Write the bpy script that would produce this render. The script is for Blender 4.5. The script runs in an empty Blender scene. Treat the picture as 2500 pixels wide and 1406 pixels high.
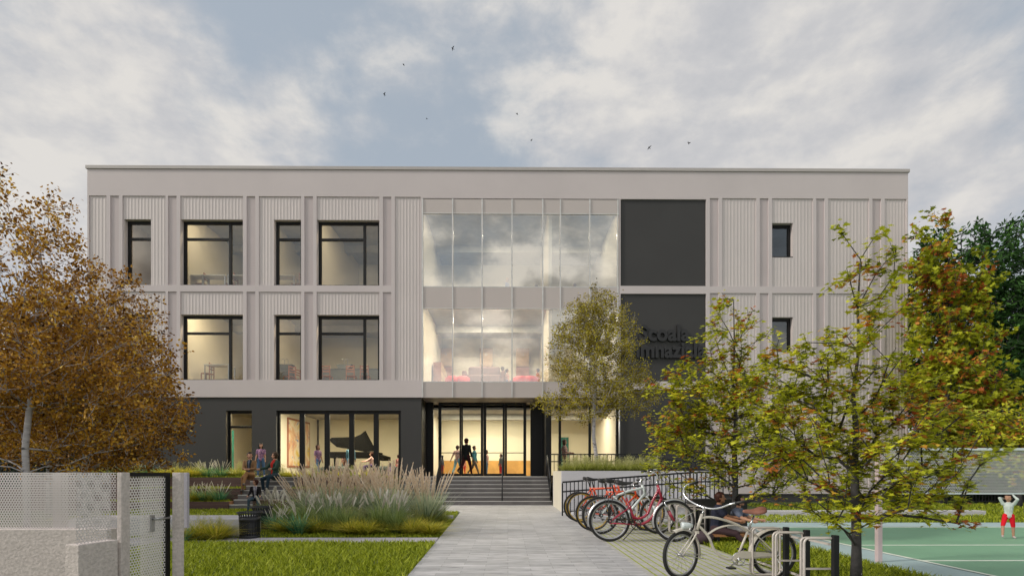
# school forecourt scene
EXPO=0.0; SKYG=1.2; SUN_E=2.3; LAMP=1.5
import bpy, bmesh, math, random
import numpy as np
from mathutils import Vector, Matrix
R = math.radians
PI = math.pi
SC = bpy.context.scene
COL = SC.collection
rng = np.random.default_rng(7)
random.seed(7)
HC = 1.3            # eye height
HZ = 1154.0         # horizon row in the photograph
FL = 1250.0         # focal length in photograph pixels
YAW = math.atan(10.0 / FL)
CY, SY = math.cos(YAW), math.sin(YAW)

def P(px, py, Y):
    u = (px - 1250) / FL; v = (HZ - py) / FL
    t = Y / (CY - u * SY)
    return Vector((t * (SY + u * CY), Y, HC + t * v))
def G(px, py, z=0.0):
    u = (px - 1250) / FL; v = (HZ - py) / FL
    t = (z - HC) / v
    return Vector((t * (SY + u * CY), t * (CY - u * SY), z))
def X(px, Y): return P(px, HZ, Y).x
def Z(px, py, Y): return P(px, py, Y).z

# ---------------------------------------------------------------- materials
def _n(nt, t, **k):
    n = nt.nodes.new(t)
    for a, b in k.items(): setattr(n, a, b)
    return n
def mth(nt, op, a, b=None, c=None):
    n = _n(nt, 'ShaderNodeMath', operation=op)
    for i, v in enumerate((a, b, c)):
        if v is None: continue
        if isinstance(v, (int, float)): n.inputs[i].default_value = v
        else: nt.links.new(v, n.inputs[i])
    return n.outputs[0]
def mixc(nt, f, a, b, mode='MIX'):
    n = _n(nt, 'ShaderNodeMix', data_type='RGBA', blend_type=mode)
    for s, v in ((n.inputs[0], f), (n.inputs[6], a), (n.inputs[7], b)):
        if isinstance(v, (int, float)): s.default_value = v
        elif isinstance(v, tuple): s.default_value = (*v[:3], 1)
        else: nt.links.new(v, s)
    return n.outputs[2]
def ramp(nt, f, stops, interp='LINEAR'):
    n = _n(nt, 'ShaderNodeValToRGB'); cr = n.color_ramp; cr.interpolation = interp
    while len(cr.elements) < len(stops): cr.elements.new(0.5)
    for e, (p, c) in zip(cr.elements, stops):
        e.position = p; e.color = (*c, 1) if len(c) == 3 else c
    nt.links.new(f, n.inputs[0]); return n.outputs[0]
def noise(nt, vec, scale, detail=4, rough=.55, dist=0):
    n = _n(nt, 'ShaderNodeTexNoise'); n.inputs['Scale'].default_value = scale
    n.inputs['Detail'].default_value = detail; n.inputs['Roughness'].default_value = rough
    n.inputs['Distortion'].default_value = dist
    if vec is not None: nt.links.new(vec, n.inputs['Vector'])
    return n.outputs['Fac']
MATS = {}
def new(name):
    m = bpy.data.materials.new(name); m.use_nodes = True
    nt = m.node_tree; b = nt.nodes['Principled BSDF']; MATS[name] = m
    return m, nt, b
def obj_vec(nt):
    return _n(nt, 'ShaderNodeTexCoord').outputs['Object']
def pos_vec(nt):
    return _n(nt, 'ShaderNodeNewGeometry').outputs['Position']
def mat(name, col, rough=.6, metal=0., var=.12, vs=3., bump=0., bs=60., spec=.5, coat=0., fine=.0):
    m, nt, b = new(name)
    b.inputs['Roughness'].default_value = rough; b.inputs['Metallic'].default_value = metal
    b.inputs['Specular IOR Level'].default_value = spec; b.inputs['Coat Weight'].default_value = coat
    p = pos_vec(nt)
    f = noise(nt, p, vs, 6, .6)
    lo = tuple(c * (1 - var) for c in col); hi = tuple(min(1, c * (1 + var)) for c in col)
    c = ramp(nt, f, [(.3, lo), (.7, hi)])
    if fine:
        f2 = noise(nt, p, bs, 3, .6)
        c = mixc(nt, 1.0, c, ramp(nt, f2, [(.35, (1 - fine,) * 3), (.65, (1 + fine * .3,) * 3)]), 'MULTIPLY')
    nt.links.new(c, b.inputs['Base Color'])
    r = ramp(nt, f, [(.2, (max(0, rough - .06),) * 3), (.8, (min(1, rough + .06),) * 3)])
    nt.links.new(r, b.inputs['Roughness'])
    if bump:
        bn = _n(nt, 'ShaderNodeBump'); bn.inputs['Strength'].default_value = bump; bn.inputs['Distance'].default_value = .01
        nt.links.new(noise(nt, p, bs, 5, .65), bn.inputs['Height']); nt.links.new(bn.outputs[0], b.inputs['Normal'])
    return m
def lin(r, g, b):
    f = lambda c: (c / 255) / 12.92 if c / 255 < .04045 else ((c / 255 + .055) / 1.055) ** 2.4
    return (f(r), f(g), f(b))

def leaf_mat(name, stops, trans=.35, rough=.55):
    m, nt, b = new(name)
    at = _n(nt, 'ShaderNodeAttribute', attribute_name='tint')
    c = ramp(nt, at.outputs['Fac'], stops)
    nt.links.new(c, b.inputs['Base Color']); b.inputs['Roughness'].default_value = rough
    b.inputs['Specular IOR Level'].default_value = .35
    t = _n(nt, 'ShaderNodeBsdfTranslucent'); nt.links.new(c, t.inputs[0])
    mx = _n(nt, 'ShaderNodeMixShader'); mx.inputs[0].default_value = trans
    nt.links.new(b.outputs[0], mx.inputs[1]); nt.links.new(t.outputs[0], mx.inputs[2])
    nt.links.new(mx.outputs[0], nt.nodes['Material Output'].inputs[0])
    return m
def glass_mat(name, base=.12, tint=(.92, .95, .93), power=1.0, rough=.0):
    m, nt, b = new(name); nt.nodes.remove(b)
    tr = _n(nt, 'ShaderNodeBsdfTransparent'); tr.inputs[0].default_value = (*tint, 1)
    gl = _n(nt, 'ShaderNodeBsdfGlossy'); gl.inputs['Roughness'].default_value = rough; gl.inputs[0].default_value = (.95, .96, .97, 1)
    fr = _n(nt, 'ShaderNodeFresnel'); fr.inputs[0].default_value = 1.5
    f = mth(nt, 'ADD', mth(nt, 'MULTIPLY', fr.outputs[0], power), base)
    f = mth(nt, 'MINIMUM', f, .95)
    mx = _n(nt, 'ShaderNodeMixShader'); nt.links.new(f, mx.inputs[0])
    nt.links.new(tr.outputs[0], mx.inputs[1]); nt.links.new(gl.outputs[0], mx.inputs[2])
    nt.links.new(mx.outputs[0], nt.nodes['Material Output'].inputs[0])
    return m
def perf_mat(name, col, pitch, hole):
    m, nt, b = new(name)
    b.inputs['Base Color'].default_value = (*col, 1); b.inputs['Roughness'].default_value = .5; b.inputs['Metallic'].default_value = .1
    s = _n(nt, 'ShaderNodeSeparateXYZ'); nt.links.new(obj_vec(nt), s.inputs[0])
    def cell(off):
        ux = mth(nt, 'SUBTRACT', mth(nt, 'FRACT', mth(nt, 'ADD', mth(nt, 'DIVIDE', s.outputs[0], pitch), off + 1000)), .5)
        uz = mth(nt, 'SUBTRACT', mth(nt, 'FRACT', mth(nt, 'ADD', mth(nt, 'DIVIDE', s.outputs[2], pitch * 1.732), off + 1000)), .5)
        uz = mth(nt, 'MULTIPLY', uz, 1.732)
        return mth(nt, 'SQRT', mth(nt, 'ADD', mth(nt, 'MULTIPLY', ux, ux), mth(nt, 'MULTIPLY', uz, uz)))
    d = mth(nt, 'MINIMUM', cell(0), cell(.5))
    f = mth(nt, 'LESS_THAN', d, hole)
    tr = _n(nt, 'ShaderNodeBsdfTransparent'); mx = _n(nt, 'ShaderNodeMixShader')
    nt.links.new(f, mx.inputs[0]); nt.links.new(b.outputs[0], mx.inputs[1]); nt.links.new(tr.outputs[0], mx.inputs[2])
    nt.links.new(mx.outputs[0], nt.nodes['Material Output'].inputs[0])
    return m

# ---------------------------------------------------------------- mesh builder
class MB:
    def __init__(s): s.v = []; s.f = []; s.m = []; s.s = []
    def add(s, vs, fs, m=0, sm=False):
        o = len(s.v); s.v += [tuple(p) for p in vs]
        for f in fs: s.f.append([i + o for i in f]); s.m.append(m); s.s.append(sm)
        return s
    def box(s, x0, x1, y0, y1, z0, z1, m=0):
        if x1 < x0: x0, x1 = x1, x0
        if y1 < y0: y0, y1 = y1, y0
        if z1 < z0: z0, z1 = z1, z0
        return s.add([(x0, y0, z0), (x1, y0, z0), (x1, y1, z0), (x0, y1, z0), (x0, y0, z1), (x1, y0, z1), (x1, y1, z1), (x0, y1, z1)],
                     [(0, 3, 2, 1), (4, 5, 6, 7), (0, 1, 5, 4), (1, 2, 6, 5), (2, 3, 7, 6), (3, 0, 4, 7)], m)
    def bar(s, a, b, w, h, m=0, up=(0, 0, 1)):
        a = Vector(a); b = Vector(b); d = (b - a).normalized(); up = Vector(up)
        if abs(d.dot(up)) > .95: up = Vector((1, 0, 0))
        r = d.cross(up).normalized() * w / 2; u = r.normalized().cross(d).normalized() * h / 2
        vs = [a - r - u, a + r - u, a + r + u, a - r + u, b - r - u, b + r - u, b + r + u, b - r + u]
        return s.add(vs, [(0, 1, 2, 3), (7, 6, 5, 4), (0, 4, 5, 1), (1, 5, 6, 2), (2, 6, 7, 3), (3, 7, 4, 0)], m)
    def tube(s, pts, r, n=8, m=0, closed=False, caps=True, sq=1.0):
        pts = [Vector(p) for p in pts]; k = len(pts)
        rs = r if isinstance(r, (list, tuple)) else [r] * k
        tang = []
        for i in range(k):
            if closed: t = pts[(i + 1) % k] - pts[i - 1]
            else: t = pts[min(i + 1, k - 1)] - pts[max(i - 1, 0)]
            tang.append(t.normalized() if t.length > 1e-9 else Vector((0, 0, 1)))
        ref = Vector((0, 0, 1)) if abs(tang[0].z) < .9 else Vector((1, 0, 0))
        u = tang[0].cross(ref).normalized(); o = len(s.v)
        for i in range(k):
            t = tang[i]; u = (u - t * u.dot(t)); u = u.normalized() if u.length > 1e-6 else t.orthogonal().normalized()
            w = t.cross(u)
            for j in range(n):
                a = 2 * PI * j / n
                s.v.append(tuple(pts[i] + u * (rs[i] * math.cos(a)) + w * (rs[i] * sq * math.sin(a))))
        for i in range(k if closed else k - 1):
            i2 = (i + 1) % k
            for j in range(n):
                s.f.append([o + i * n + j, o + i * n + (j + 1) % n, o + i2 * n + (j + 1) % n, o + i2 * n + j]); s.m.append(m); s.s.append(n > 4)
        if caps and not closed:
            s.f.append([o + j for j in range(n)][::-1]); s.m.append(m); s.s.append(False)
            s.f.append([o + (k - 1) * n + j for j in range(n)]); s.m.append(m); s.s.append(False)
        return s
    def lathe(s, prof, n=16, c=(0, 0, 0), m=0, axis='z'):
        ring = abs(prof[0][0] - prof[-1][0]) < 1e-6 and abs(prof[0][1] - prof[-1][1]) < 1e-6
        o = len(s.v); c = Vector(c)
        for (r, z) in prof:
            for j in range(n):
                a = 2 * PI * j / n; x, y = r * math.cos(a), r * math.sin(a)
                q = {'z': (x, y, z), 'y': (x, z, y), 'x': (z, x, y)}[axis]
                s.v.append(tuple(c + Vector(q)))
        for i in range(len(prof) - 1):
            for j in range(n):
                s.f.append([o + i * n + j, o + i * n + (j + 1) % n, o + (i + 1) * n + (j + 1) % n, o + (i + 1) * n + j]); s.m.append(m); s.s.append(True)
        for i in (0, len(prof) - 1):
            if prof[i][0] > 1e-4 and not ring:
                s.f.append([o + i * n + j for j in range(n)]); s.m.append(m); s.s.append(False)
        return s
    def ell(s, c, r, m=0, nu=12, nv=8, rot=None):
        o = len(s.v); c = Vector(c)
        for i in range(nv + 1):
            ph = PI * i / nv
            for j in range(nu):
                a = 2 * PI * j / nu
                q = Vector((r[0] * math.sin(ph) * math.cos(a), r[1] * math.sin(ph) * math.sin(a), r[2] * math.cos(ph)))
                if rot is not None: q = rot @ q
                s.v.append(tuple(c + q))
        for i in range(nv):
            for j in range(nu):
                s.f.append([o + i * nu + j, o + (i + 1) * nu + j, o + (i + 1) * nu + (j + 1) % nu, o + i * nu + (j + 1) % nu]); s.m.append(m); s.s.append(True)
        return s
    def prism(s, poly, d, m=0):
        """poly: 3d points of a planar outline; d: extrusion vector"""
        n = len(poly); d = Vector(d); vs = [Vector(p) for p in poly]; vs += [p + d for p in vs]
        return s.add(vs, [list(range(n))[::-1], list(range(n, 2 * n))] + [(i, (i + 1) % n, n + (i + 1) % n, n + i) for i in range(n)], m)
    def build(s, name, mats, parent=None, bevel=0, loc=None):
        me = bpy.data.meshes.new(name); me.from_pydata(s.v, [], s.f)
        if not isinstance(mats, (list, tuple)): mats = [mats]
        for m in mats: me.materials.append(m)
        me.polygons.foreach_set('material_index', s.m); me.polygons.foreach_set('use_smooth', s.s)
        me.update()
        o = bpy.data.objects.new(name, me); COL.objects.link(o)
        if parent: o.parent = parent
        if loc is not None: o.location = loc
        if bevel:
            b = o.modifiers.new('b', 'BEVEL'); b.width = bevel; b.segments = 2; b.limit_method = 'ANGLE'
        return o
def tag(o, label=None, cat=None, group=None, kind=None):
    if label: o['label'] = label
    if cat: o['category'] = cat
    if group: o['group'] = group
    if kind: o['kind'] = kind
    return o
def thing(name, label, cat, loc=(0, 0, 0), rz=0, group=None, s=1.0):
    o = bpy.data.objects.new(name, None); COL.objects.link(o); o.empty_display_size = .1
    o.location = loc; o.rotation_euler = (0, 0, rz); o.scale = (s, s, s)
    return tag(o, label, cat, group)
def dup(root, loc, rz=0, label=None, s=None, group=None):
    r = root.copy(); COL.objects.link(r); r.location = loc; r.rotation_euler = (0, 0, rz)
    if s is not None: r.scale = (s, s, s) if not isinstance(s, tuple) else s
    if label: r['label'] = label
    if group: r['group'] = group
    for ch in list(root.children):
        c = ch.copy(); COL.objects.link(c); c.parent = r
        for g in list(ch.children):
            d = g.copy(); COL.objects.link(d); d.parent = c
    return r
def np_mesh(name, V, counts, idx, mats, parent=None, tint=None, smooth=False, midx=None):
    me = bpy.data.meshes.new(name)
    me.vertices.add(len(V)); me.vertices.foreach_set('co', np.asarray(V, np.float32).ravel())
    me.loops.add(len(idx)); me.loops.foreach_set('vertex_index', np.asarray(idx, np.int32))
    me.polygons.add(len(counts))
    st = np.concatenate([[0], np.cumsum(counts)[:-1]]).astype(np.int32)
    me.polygons.foreach_set('loop_start', st)
    if not isinstance(mats, (list, tuple)): mats = [mats]
    for m in mats: me.materials.append(m)
    if midx is not None: me.polygons.foreach_set('material_index', np.asarray(midx, np.int32))
    me.polygons.foreach_set('use_smooth', np.full(len(counts), smooth))
    me.update(calc_edges=True)
    if tint is not None:
        a = me.attributes.new('tint', 'FLOAT', 'FACE'); a.data.foreach_set('value', np.asarray(tint, np.float32))
    o = bpy.data.objects.new(name, me); COL.objects.link(o)
    if parent: o.parent = parent
    return o
def wall(mb, x0, x1, z0, z1, holes, y0, y1, m=0, mr=None):
    """slab in the XZ plane from y0 to y1 with rectangular holes (hx0,hx1,hz0,hz1); side faces in material mr"""
    xs = sorted({x0, x1, *[min(max(h[i], x0), x1) for h in holes for i in (0, 1)]})
    zs = sorted({z0, z1, *[min(max(h[i], z0), z1) for h in holes for i in (2, 3)]})
    if mr is None: mr = m
    def solid(i, j):
        if i < 0 or j < 0 or i >= len(xs) - 1 or j >= len(zs) - 1: return False
        cx = (xs[i] + xs[i + 1]) / 2; cz = (zs[j] + zs[j + 1]) / 2
        return not any(h[0] < cx < h[1] and h[2] < cz < h[3] for h in holes)
    for i in range(len(xs) - 1):
        for j in range(len(zs) - 1):
            if not solid(i, j): continue
            a, b, c, d = xs[i], xs[i + 1], zs[j], zs[j + 1]
            mb.add([(a, y0, c), (b, y0, c), (b, y0, d), (a, y0, d)], [(0, 1, 2, 3)], m)
            mb.add([(a, y1, c), (b, y1, c), (b, y1, d), (a, y1, d)], [(3, 2, 1, 0)], m)
            if not solid(i - 1, j): mb.add([(a, y0, c), (a, y1, c), (a, y1, d), (a, y0, d)], [(3, 2, 1, 0)], mr)
            if not solid(i + 1, j): mb.add([(b, y0, c), (b, y1, c), (b, y1, d), (b, y0, d)], [(0, 1, 2, 3)], mr)
            if not solid(i, j - 1): mb.add([(a, y0, c), (b, y0, c), (b, y1, c), (a, y1, c)], [(3, 2, 1, 0)], mr)
            if not solid(i, j + 1): mb.add([(a, y0, d), (b, y0, d), (b, y1, d), (a, y1, d)], [(0, 1, 2, 3)], mr)
    return mb
# ---------------------------------------------------------------- camera, sky, sun
cam = bpy.data.cameras.new('camera'); co = bpy.data.objects.new('camera', cam); COL.objects.link(co)
co.location = (0, 0, HC); co.rotation_euler = (PI / 2, 0, -YAW)
cam.sensor_width = 36; cam.lens = 18; cam.shift_y = (HZ - 703) / 2500
cam.clip_end = 2000; cam.clip_start = .05
SC.camera = co
SC.view_settings.view_transform = 'Standard'; SC.view_settings.look = 'None'
SC.view_settings.exposure = EXPO; SC.view_settings.gamma = 1
SC.cycles.use_denoising = True
SC.cycles.max_bounces = 10; SC.cycles.transparent_max_bounces = 24; SC.cycles.sample_clamp_indirect = 6
SUN_EL, SUN_AZ = R(34), R(-105)      # azimuth measured from +Y towards +X
W = bpy.data.worlds.new('World'); SC.world = W; W.use_nodes = True
nt = W.node_tree; bg = nt.nodes['Background']
sky = _n(nt, 'ShaderNodeTexSky', sky_type='NISHITA'); sky.sun_disc = False
sky.sun_elevation = SUN_EL; sky.sun_rotation = SUN_AZ; sky.air_density = 1.2; sky.dust_density = 2.5
dirv = _n(nt, 'ShaderNodeTexCoord').outputs['Generated']
nrm = _n(nt, 'ShaderNodeVectorMath', operation='NORMALIZE'); nt.links.new(dirv, nrm.inputs[0]); D = nrm.outputs[0]
sp = _n(nt, 'ShaderNodeSeparateXYZ'); nt.links.new(D, sp.inputs[0])
# clouds as noise over the sky sphere, slightly flattened
mpv = _n(nt, 'ShaderNodeMapping'); mpv.inputs['Scale'].default_value = (1, 1, 1.75); mpv.inputs['Rotation'].default_value = (0, R(14), 0); nt.links.new(D, mpv.inputs[0]); CV = mpv.outputs[0]
mpo = _n(nt, 'ShaderNodeMapping'); mpo.inputs['Location'].default_value = (-.035, 0, .06); nt.links.new(CV, mpo.inputs[0]); CO = mpo.outputs[0]
n1 = noise(nt, CV, 3.1, 10, .56, .15)
n1b = noise(nt, CO, 3.1, 10, .56, .15)
n2 = noise(nt, CV, 9.5, 9, .6, .2)
n2b = noise(nt, CO, 9.5, 9, .6, .2)
n3 = noise(nt, CV, 1.6, 3, .5, 0)
def blob(px, py, rad, amp):
    d = Vector(((px - 1250) / FL, 1, (HZ - py) / FL)).normalized()
    dn = _n(nt, 'ShaderNodeVectorMath', operation='DISTANCE'); nt.links.new(D, dn.inputs[0]); dn.inputs[1].default_value = d
    q = mth(nt, 'DIVIDE', dn.outputs['Value'], rad)
    return mth(nt, 'MULTIPLY', mth(nt, 'EXPONENT', mth(nt, 'MULTIPLY', mth(nt, 'MULTIPLY', q, q), -1)), amp)
bias = 0.0
for b in ((60, 280, .30, .30), (520, 290, .26, .34), (300, 420, .25, .2), (1150, 10, .22, .24), (1750, 20, .24, .28), (2250, 180, .34, .34), (1900, 330, .2, .26), (1550, 390, .12, .22), (900, 360, .14, .16), (2450, 480, .22, -.05),
          (1150, 250, .22, -.24), (560, 30, .18, -.16), (1000, 120, .22, -.10), (1450, 200, .16, -.12)):
    bias = mth(nt, 'ADD', blob(*b), bias)
# unseen sky behind the camera: broken cloud, brightened to light facade and path
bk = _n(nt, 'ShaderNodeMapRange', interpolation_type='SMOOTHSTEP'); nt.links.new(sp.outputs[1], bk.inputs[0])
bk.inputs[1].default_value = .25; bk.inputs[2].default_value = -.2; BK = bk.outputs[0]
dens = mth(nt, 'ADD', mth(nt, 'ADD', mth(nt, 'MULTIPLY', mth(nt, 'SUBTRACT', n1, .5), 2.0), mth(nt, 'MULTIPLY', mth(nt, 'SUBTRACT', n2, .5), .75)), mth(nt, 'ADD', mth(nt, 'MULTIPLY', bias, .75), .5))
dens = mth(nt, 'ADD', dens, mth(nt, 'MULTIPLY', BK, .18))
cf = _n(nt, 'ShaderNodeMapRange', interpolation_type='SMOOTHSTEP'); nt.links.new(dens, cf.inputs[0])
cf.inputs[1].default_value = .30; cf.inputs[2].default_value = .90
rel = mth(nt, 'ADD', mth(nt, 'MULTIPLY', mth(nt, 'SUBTRACT', n1, n1b), 1.25), mth(nt, 'MULTIPLY', mth(nt, 'SUBTRACT', n2, n2b), .30))
sh = mth(nt, 'ADD', mth(nt, 'ADD', rel, .5), mth(nt, 'MULTIPLY', mth(nt, 'SUBTRACT', n3, .5), .22))
ccol = ramp(nt, sh, [(.32, lin(172, 174, 179)), (.48, lin(186, 186, 188)), (.64, lin(207, 204, 200))])
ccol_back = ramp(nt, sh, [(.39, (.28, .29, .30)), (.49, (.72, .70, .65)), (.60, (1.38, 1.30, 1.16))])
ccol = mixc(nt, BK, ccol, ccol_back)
skyc = mixc(nt, 1.0, sky.outputs[0], (.1, .1, .1), 'MULTIPLY')
skyc = mixc(nt, .80, skyc, lin(163, 172, 181))
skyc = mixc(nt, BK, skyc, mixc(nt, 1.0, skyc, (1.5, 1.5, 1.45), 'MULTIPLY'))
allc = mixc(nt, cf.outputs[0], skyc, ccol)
hz = _n(nt, 'ShaderNodeMapRange'); nt.links.new(sp.outputs[2], hz.inputs[0]); hz.inputs[1].default_value = .0; hz.inputs[2].default_value = .42
allc = mixc(nt, mth(nt, 'MULTIPLY', mth(nt, 'SUBTRACT', 1.0, hz.outputs[0]), .45), allc, lin(192, 192, 200))
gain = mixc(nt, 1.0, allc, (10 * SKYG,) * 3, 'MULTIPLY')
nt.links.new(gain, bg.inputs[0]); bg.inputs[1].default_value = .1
sl = bpy.data.lights.new('sun', 'SUN'); sl.energy = SUN_E; sl.angle = R(8); sl.color = (1, .93, .82)
so = bpy.data.objects.new('sun', sl); COL.objects.link(so)
sd = Vector((math.sin(SUN_AZ) * math.cos(SUN_EL), math.cos(SUN_AZ) * math.cos(SUN_EL), math.sin(SUN_EL)))
so.rotation_euler = sd.to_track_quat('Z', 'Y').to_euler(); so.location = (-20, -5, 20)
# ---------------------------------------------------------------- materials of the place
render = mat('pale_render', (.545, .49, .495), .75, var=.05, vs=.35, bump=.08, bs=90)
ribm = mat('ribbed_cladding', (.555, .50, .495), .6, var=.04, vs=.5)
recess = mat('grey_panel', (.475, .415, .42), .7, var=.05, vs=.6)
capm = mat('metal_coping', (.42, .39, .38), .6, metal=.0, var=.05)
dark = mat('charcoal_render', (.042, .041, .042), .8, var=.12, vs=.5, bump=.12, bs=120)
black = mat('black_frame', (.006, .006, .007), .45, var=.1, spec=.3)
blackrail = mat('black_steel', (.010, .011, .014), .4, metal=.3)
spandrel = mat('spandrel_glass', (.50, .445, .43), .45, var=.04, vs=.3, spec=.4)
mull = mat('pale_mullion', (.55, .54, .53), .35, metal=.4)
letterm = mat('letter_black', (.008, .008, .009), .4)
soffit = mat('soffit_panel', (.22, .19, .165), .6)
gl_win = glass_mat('window_glass', .07, power=1.2)
gl_cw = glass_mat('curtain_glass', .31, (.9, .93, .92), 1.2)
gl_g = glass_mat('shopfront_glass', .0, power=.35)
inwall = mat('interior_plaster', (.74, .70, .56), .8, var=.04, vs=.4)
inwall_w = mat('interior_white', (.74, .70, .60), .8, var=.04, vs=.4)
inceil = mat('ceiling_panel', (.38, .37, .34), .8)
infloor = mat('interior_floor', (.26, .2, .13), .45)
woodpanel = mat('honey_wood_panel', (.55, .30, .08), .5, var=.25, vs=1.5)
teal = mat('teal_door', (.025, .16, .135), .5)
bluedoor = mat('blue_door', (.05, .13, .19), .5)
stairm = mat('dark_grey_stone', (.13, .12, .12), .55, var=.18, vs=1.6, bump=.1, bs=80, fine=.12)
nosing = mat('nosing_metal', (.62, .61, .60), .4, metal=.3)
concrete = mat('white_concrete', (.52, .51, .54), .75, var=.07, vs=1.2, bump=.25, bs=55, fine=.08)
concrete_lit = mat('white_concrete_lit_side', (.60, .56, .47), .75, var=.05, vs=1.2, bump=.15, bs=55)  # copy of the white concrete with warm side light painted in, for planter sides
stucco = mat('rough_stucco', (.58, .52, .50), .9, var=.06, vs=1.5, bump=.9, bs=34, fine=.2)
kerbm = mat('lavender_concrete', (.40, .38, .44), .7, var=.1, vs=2, bump=.2, bs=70, fine=.1)
soil = mat('soil', (.045, .035, .02), .95, var=.3, vs=6, bump=.6, bs=30)
turf = mat('turf_base', (.05, .075, .010), .95, var=.35, vs=5, bump=.6, bs=50)
tyre = mat('tyre_rubber', (.012, .012, .013), .75, var=.2)
chrome = mat('chrome', (.62, .63, .65), .18, metal=1)
alu = mat('brushed_aluminium', (.42, .42, .43), .35, metal=.9)
blackpl = mat('black_plastic', (.015, .015, .016), .5)
goldrim = mat('yellow_rim', (.50, .33, .06), .4, metal=.3)
red_p = mat('crimson_paint', (.30, .008, .035), .28, coat=.6, var=.06)
orange_p = mat('orange_paint', (.72, .075, .012), .3, coat=.5, var=.06)
white_p = mat('white_paint', (.62, .68, .70), .28, coat=.5, var=.04)
cream_p = mat('cream_paint', (.56, .52, .46), .28, coat=.6, var=.04)
rackm = mat('galvanised_powdercoat', (.52, .475, .45), .45, metal=.15, var=.08, vs=6)
saddle_br = mat('brown_leather', (.27, .115, .085), .5, var=.15, vs=20)
pinkpost = mat('pale_pink_post', (.56, .45, .47), .5)
binm = mat('bin_black_metal', (.02, .021, .026), .38, metal=.2)
bark_d = mat('dark_bark', (.055, .052, .055), .9, var=.35, vs=14, bump=.8, bs=45)
redm = mat('red_fabric', (.62, .02, .03), .6)
sofam = mat('brown_sofa', (.16, .07, .06), .7)
woodf = mat('pale_wood', (.50, .33, .17), .5, var=.2, vs=3)
woodc = mat('reddish_wood', (.33, .14, .09), .5)
pianom = mat('piano_black', (.005, .005, .005), .6, spec=.05)
tablew = mat('white_table', (.62, .62, .58), .4)
counter = mat('counter_grey', (.12, .13, .13), .5)

def birch_bark():
    m, nt, b = new('birch_bark'); p = pos_vec(nt)
    mp = _n(nt, 'ShaderNodeMapping'); mp.inputs['Scale'].default_value = (3, 3, 11); nt.links.new(p, mp.inputs[0])
    f = noise(nt, mp.outputs[0], 1.6, 5, .65, .4)
    c = ramp(nt, f, [(.36, (.03, .028, .03)), (.43, (.36, .34, .36)), (.7, (.52, .50, .52))])
    nt.links.new(c, b.inputs['Base Color']); b.inputs['Roughness'].default_value = .8
    return m
birchb = birch_bark()

def pave_mat():
    m, nt, b = new('grey_plank_paving'); p = pos_vec(nt)
    br = _n(nt, 'ShaderNodeTexBrick'); nt.links.new(p, br.inputs[0])
    br.offset = .5; br.squash = 1
    br.inputs['Scale'].default_value = 1; br.inputs['Brick Width'].default_value = .62; br.inputs['Row Height'].default_value = .155
    br.inputs['Mortar Size'].default_value = .0035; br.inputs['Mortar Smooth'].default_value = .3
    br.inputs['Color1'].default_value = (.33, .33, .34, 1); br.inputs['Color2'].default_value = (.46, .455, .465, 1); br.inputs['Mortar'].default_value = (.2, .2, .2, 1)
    mp = _n(nt, 'ShaderNodeMapping'); mp.inputs['Scale'].default_value = (1.0, 4.5, 1); nt.links.new(p, mp.inputs[0])
    f = noise(nt, mp.outputs[0], 2.6, 9, .68, .6)
    c = mixc(nt, 1.0, br.outputs[0], ramp(nt, f, [(.32, (.66, .66, .67)), (.48, (1.04, 1.04, 1.05)), (.66, (1.28, 1.27, 1.29))]), 'MULTIPLY')
    g = noise(nt, p, .5, 4, .6)
    c = mixc(nt, 1.0, c, ramp(nt, g, [(.3, (.86, .86, .87)), (.7, (1.06, 1.06, 1.05))]), 'MULTIPLY')
    nt.links.new(c, b.inputs['Base Color']); b.inputs['Roughness'].default_value = .55
    bn = _n(nt, 'ShaderNodeBump'); bn.inputs['Strength'].default_value = .3; bn.inputs['Distance'].default_value = .006
    nt.links.new(mth(nt, 'ADD', br.outputs['Fac'], mth(nt, 'MULTIPLY', f, -1.0)), bn.inputs['Height']); bn.invert = True
    nt.links.new(bn.outputs[0], b.inputs['Normal'])
    return m
pavem = pave_mat()
def grasscrete():
    m, nt, b = new('grass_joint_pavers'); p = pos_vec(nt)
    s = _n(nt, 'ShaderNodeSeparateXYZ'); nt.links.new(p, s.inputs[0])
    jit = mth(nt, 'MULTIPLY', mth(nt, 'SUBTRACT', noise(nt, p, 22, 3), .5), .03)
    ln = mth(nt, 'ABSOLUTE', mth(nt, 'SUBTRACT', mth(nt, 'FRACT', mth(nt, 'DIVIDE', mth(nt, 'ADD', s.outputs[0], jit), .126)), .5))
    fx = mth(nt, 'GREATER_THAN', ln, mth(nt, 'ADD', .36, mth(nt, 'MULTIPLY', noise(nt, p, 9, 2), .06)))
    lc = mth(nt, 'ABSOLUTE', mth(nt, 'SUBTRACT', mth(nt, 'FRACT', mth(nt, 'DIVIDE', s.outputs[1], .25)), .5))
    fy = mth(nt, 'GREATER_THAN', lc, .475)
    st = ramp(nt, noise(nt, p, 5, 7, .65), [(.3, (.33, .32, .31)), (.7, (.47, .455, .44))])
    c = mixc(nt, mth(nt, 'MULTIPLY', fy, .5), st, (.17, .16, .15))
    gr = ramp(nt, noise(nt, p, 40, 3), [(.3, (.18, .22, .015)), (.7, (.42, .46, .05))])
    c = mixc(nt, fx, c, gr)
    nt.links.new(c, b.inputs['Base Color']); b.inputs['Roughness'].default_value = .8
    bn = _n(nt, 'ShaderNodeBump'); bn.inputs['Strength'].default_value = .4; bn.inputs['Distance'].default_value = .008; bn.invert = True
    nt.links.new(mth(nt, 'MAXIMUM', fx, fy), bn.inputs['Height']); nt.links.new(bn.outputs[0], b.inputs['Normal'])
    return m
gpave = grasscrete()
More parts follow.
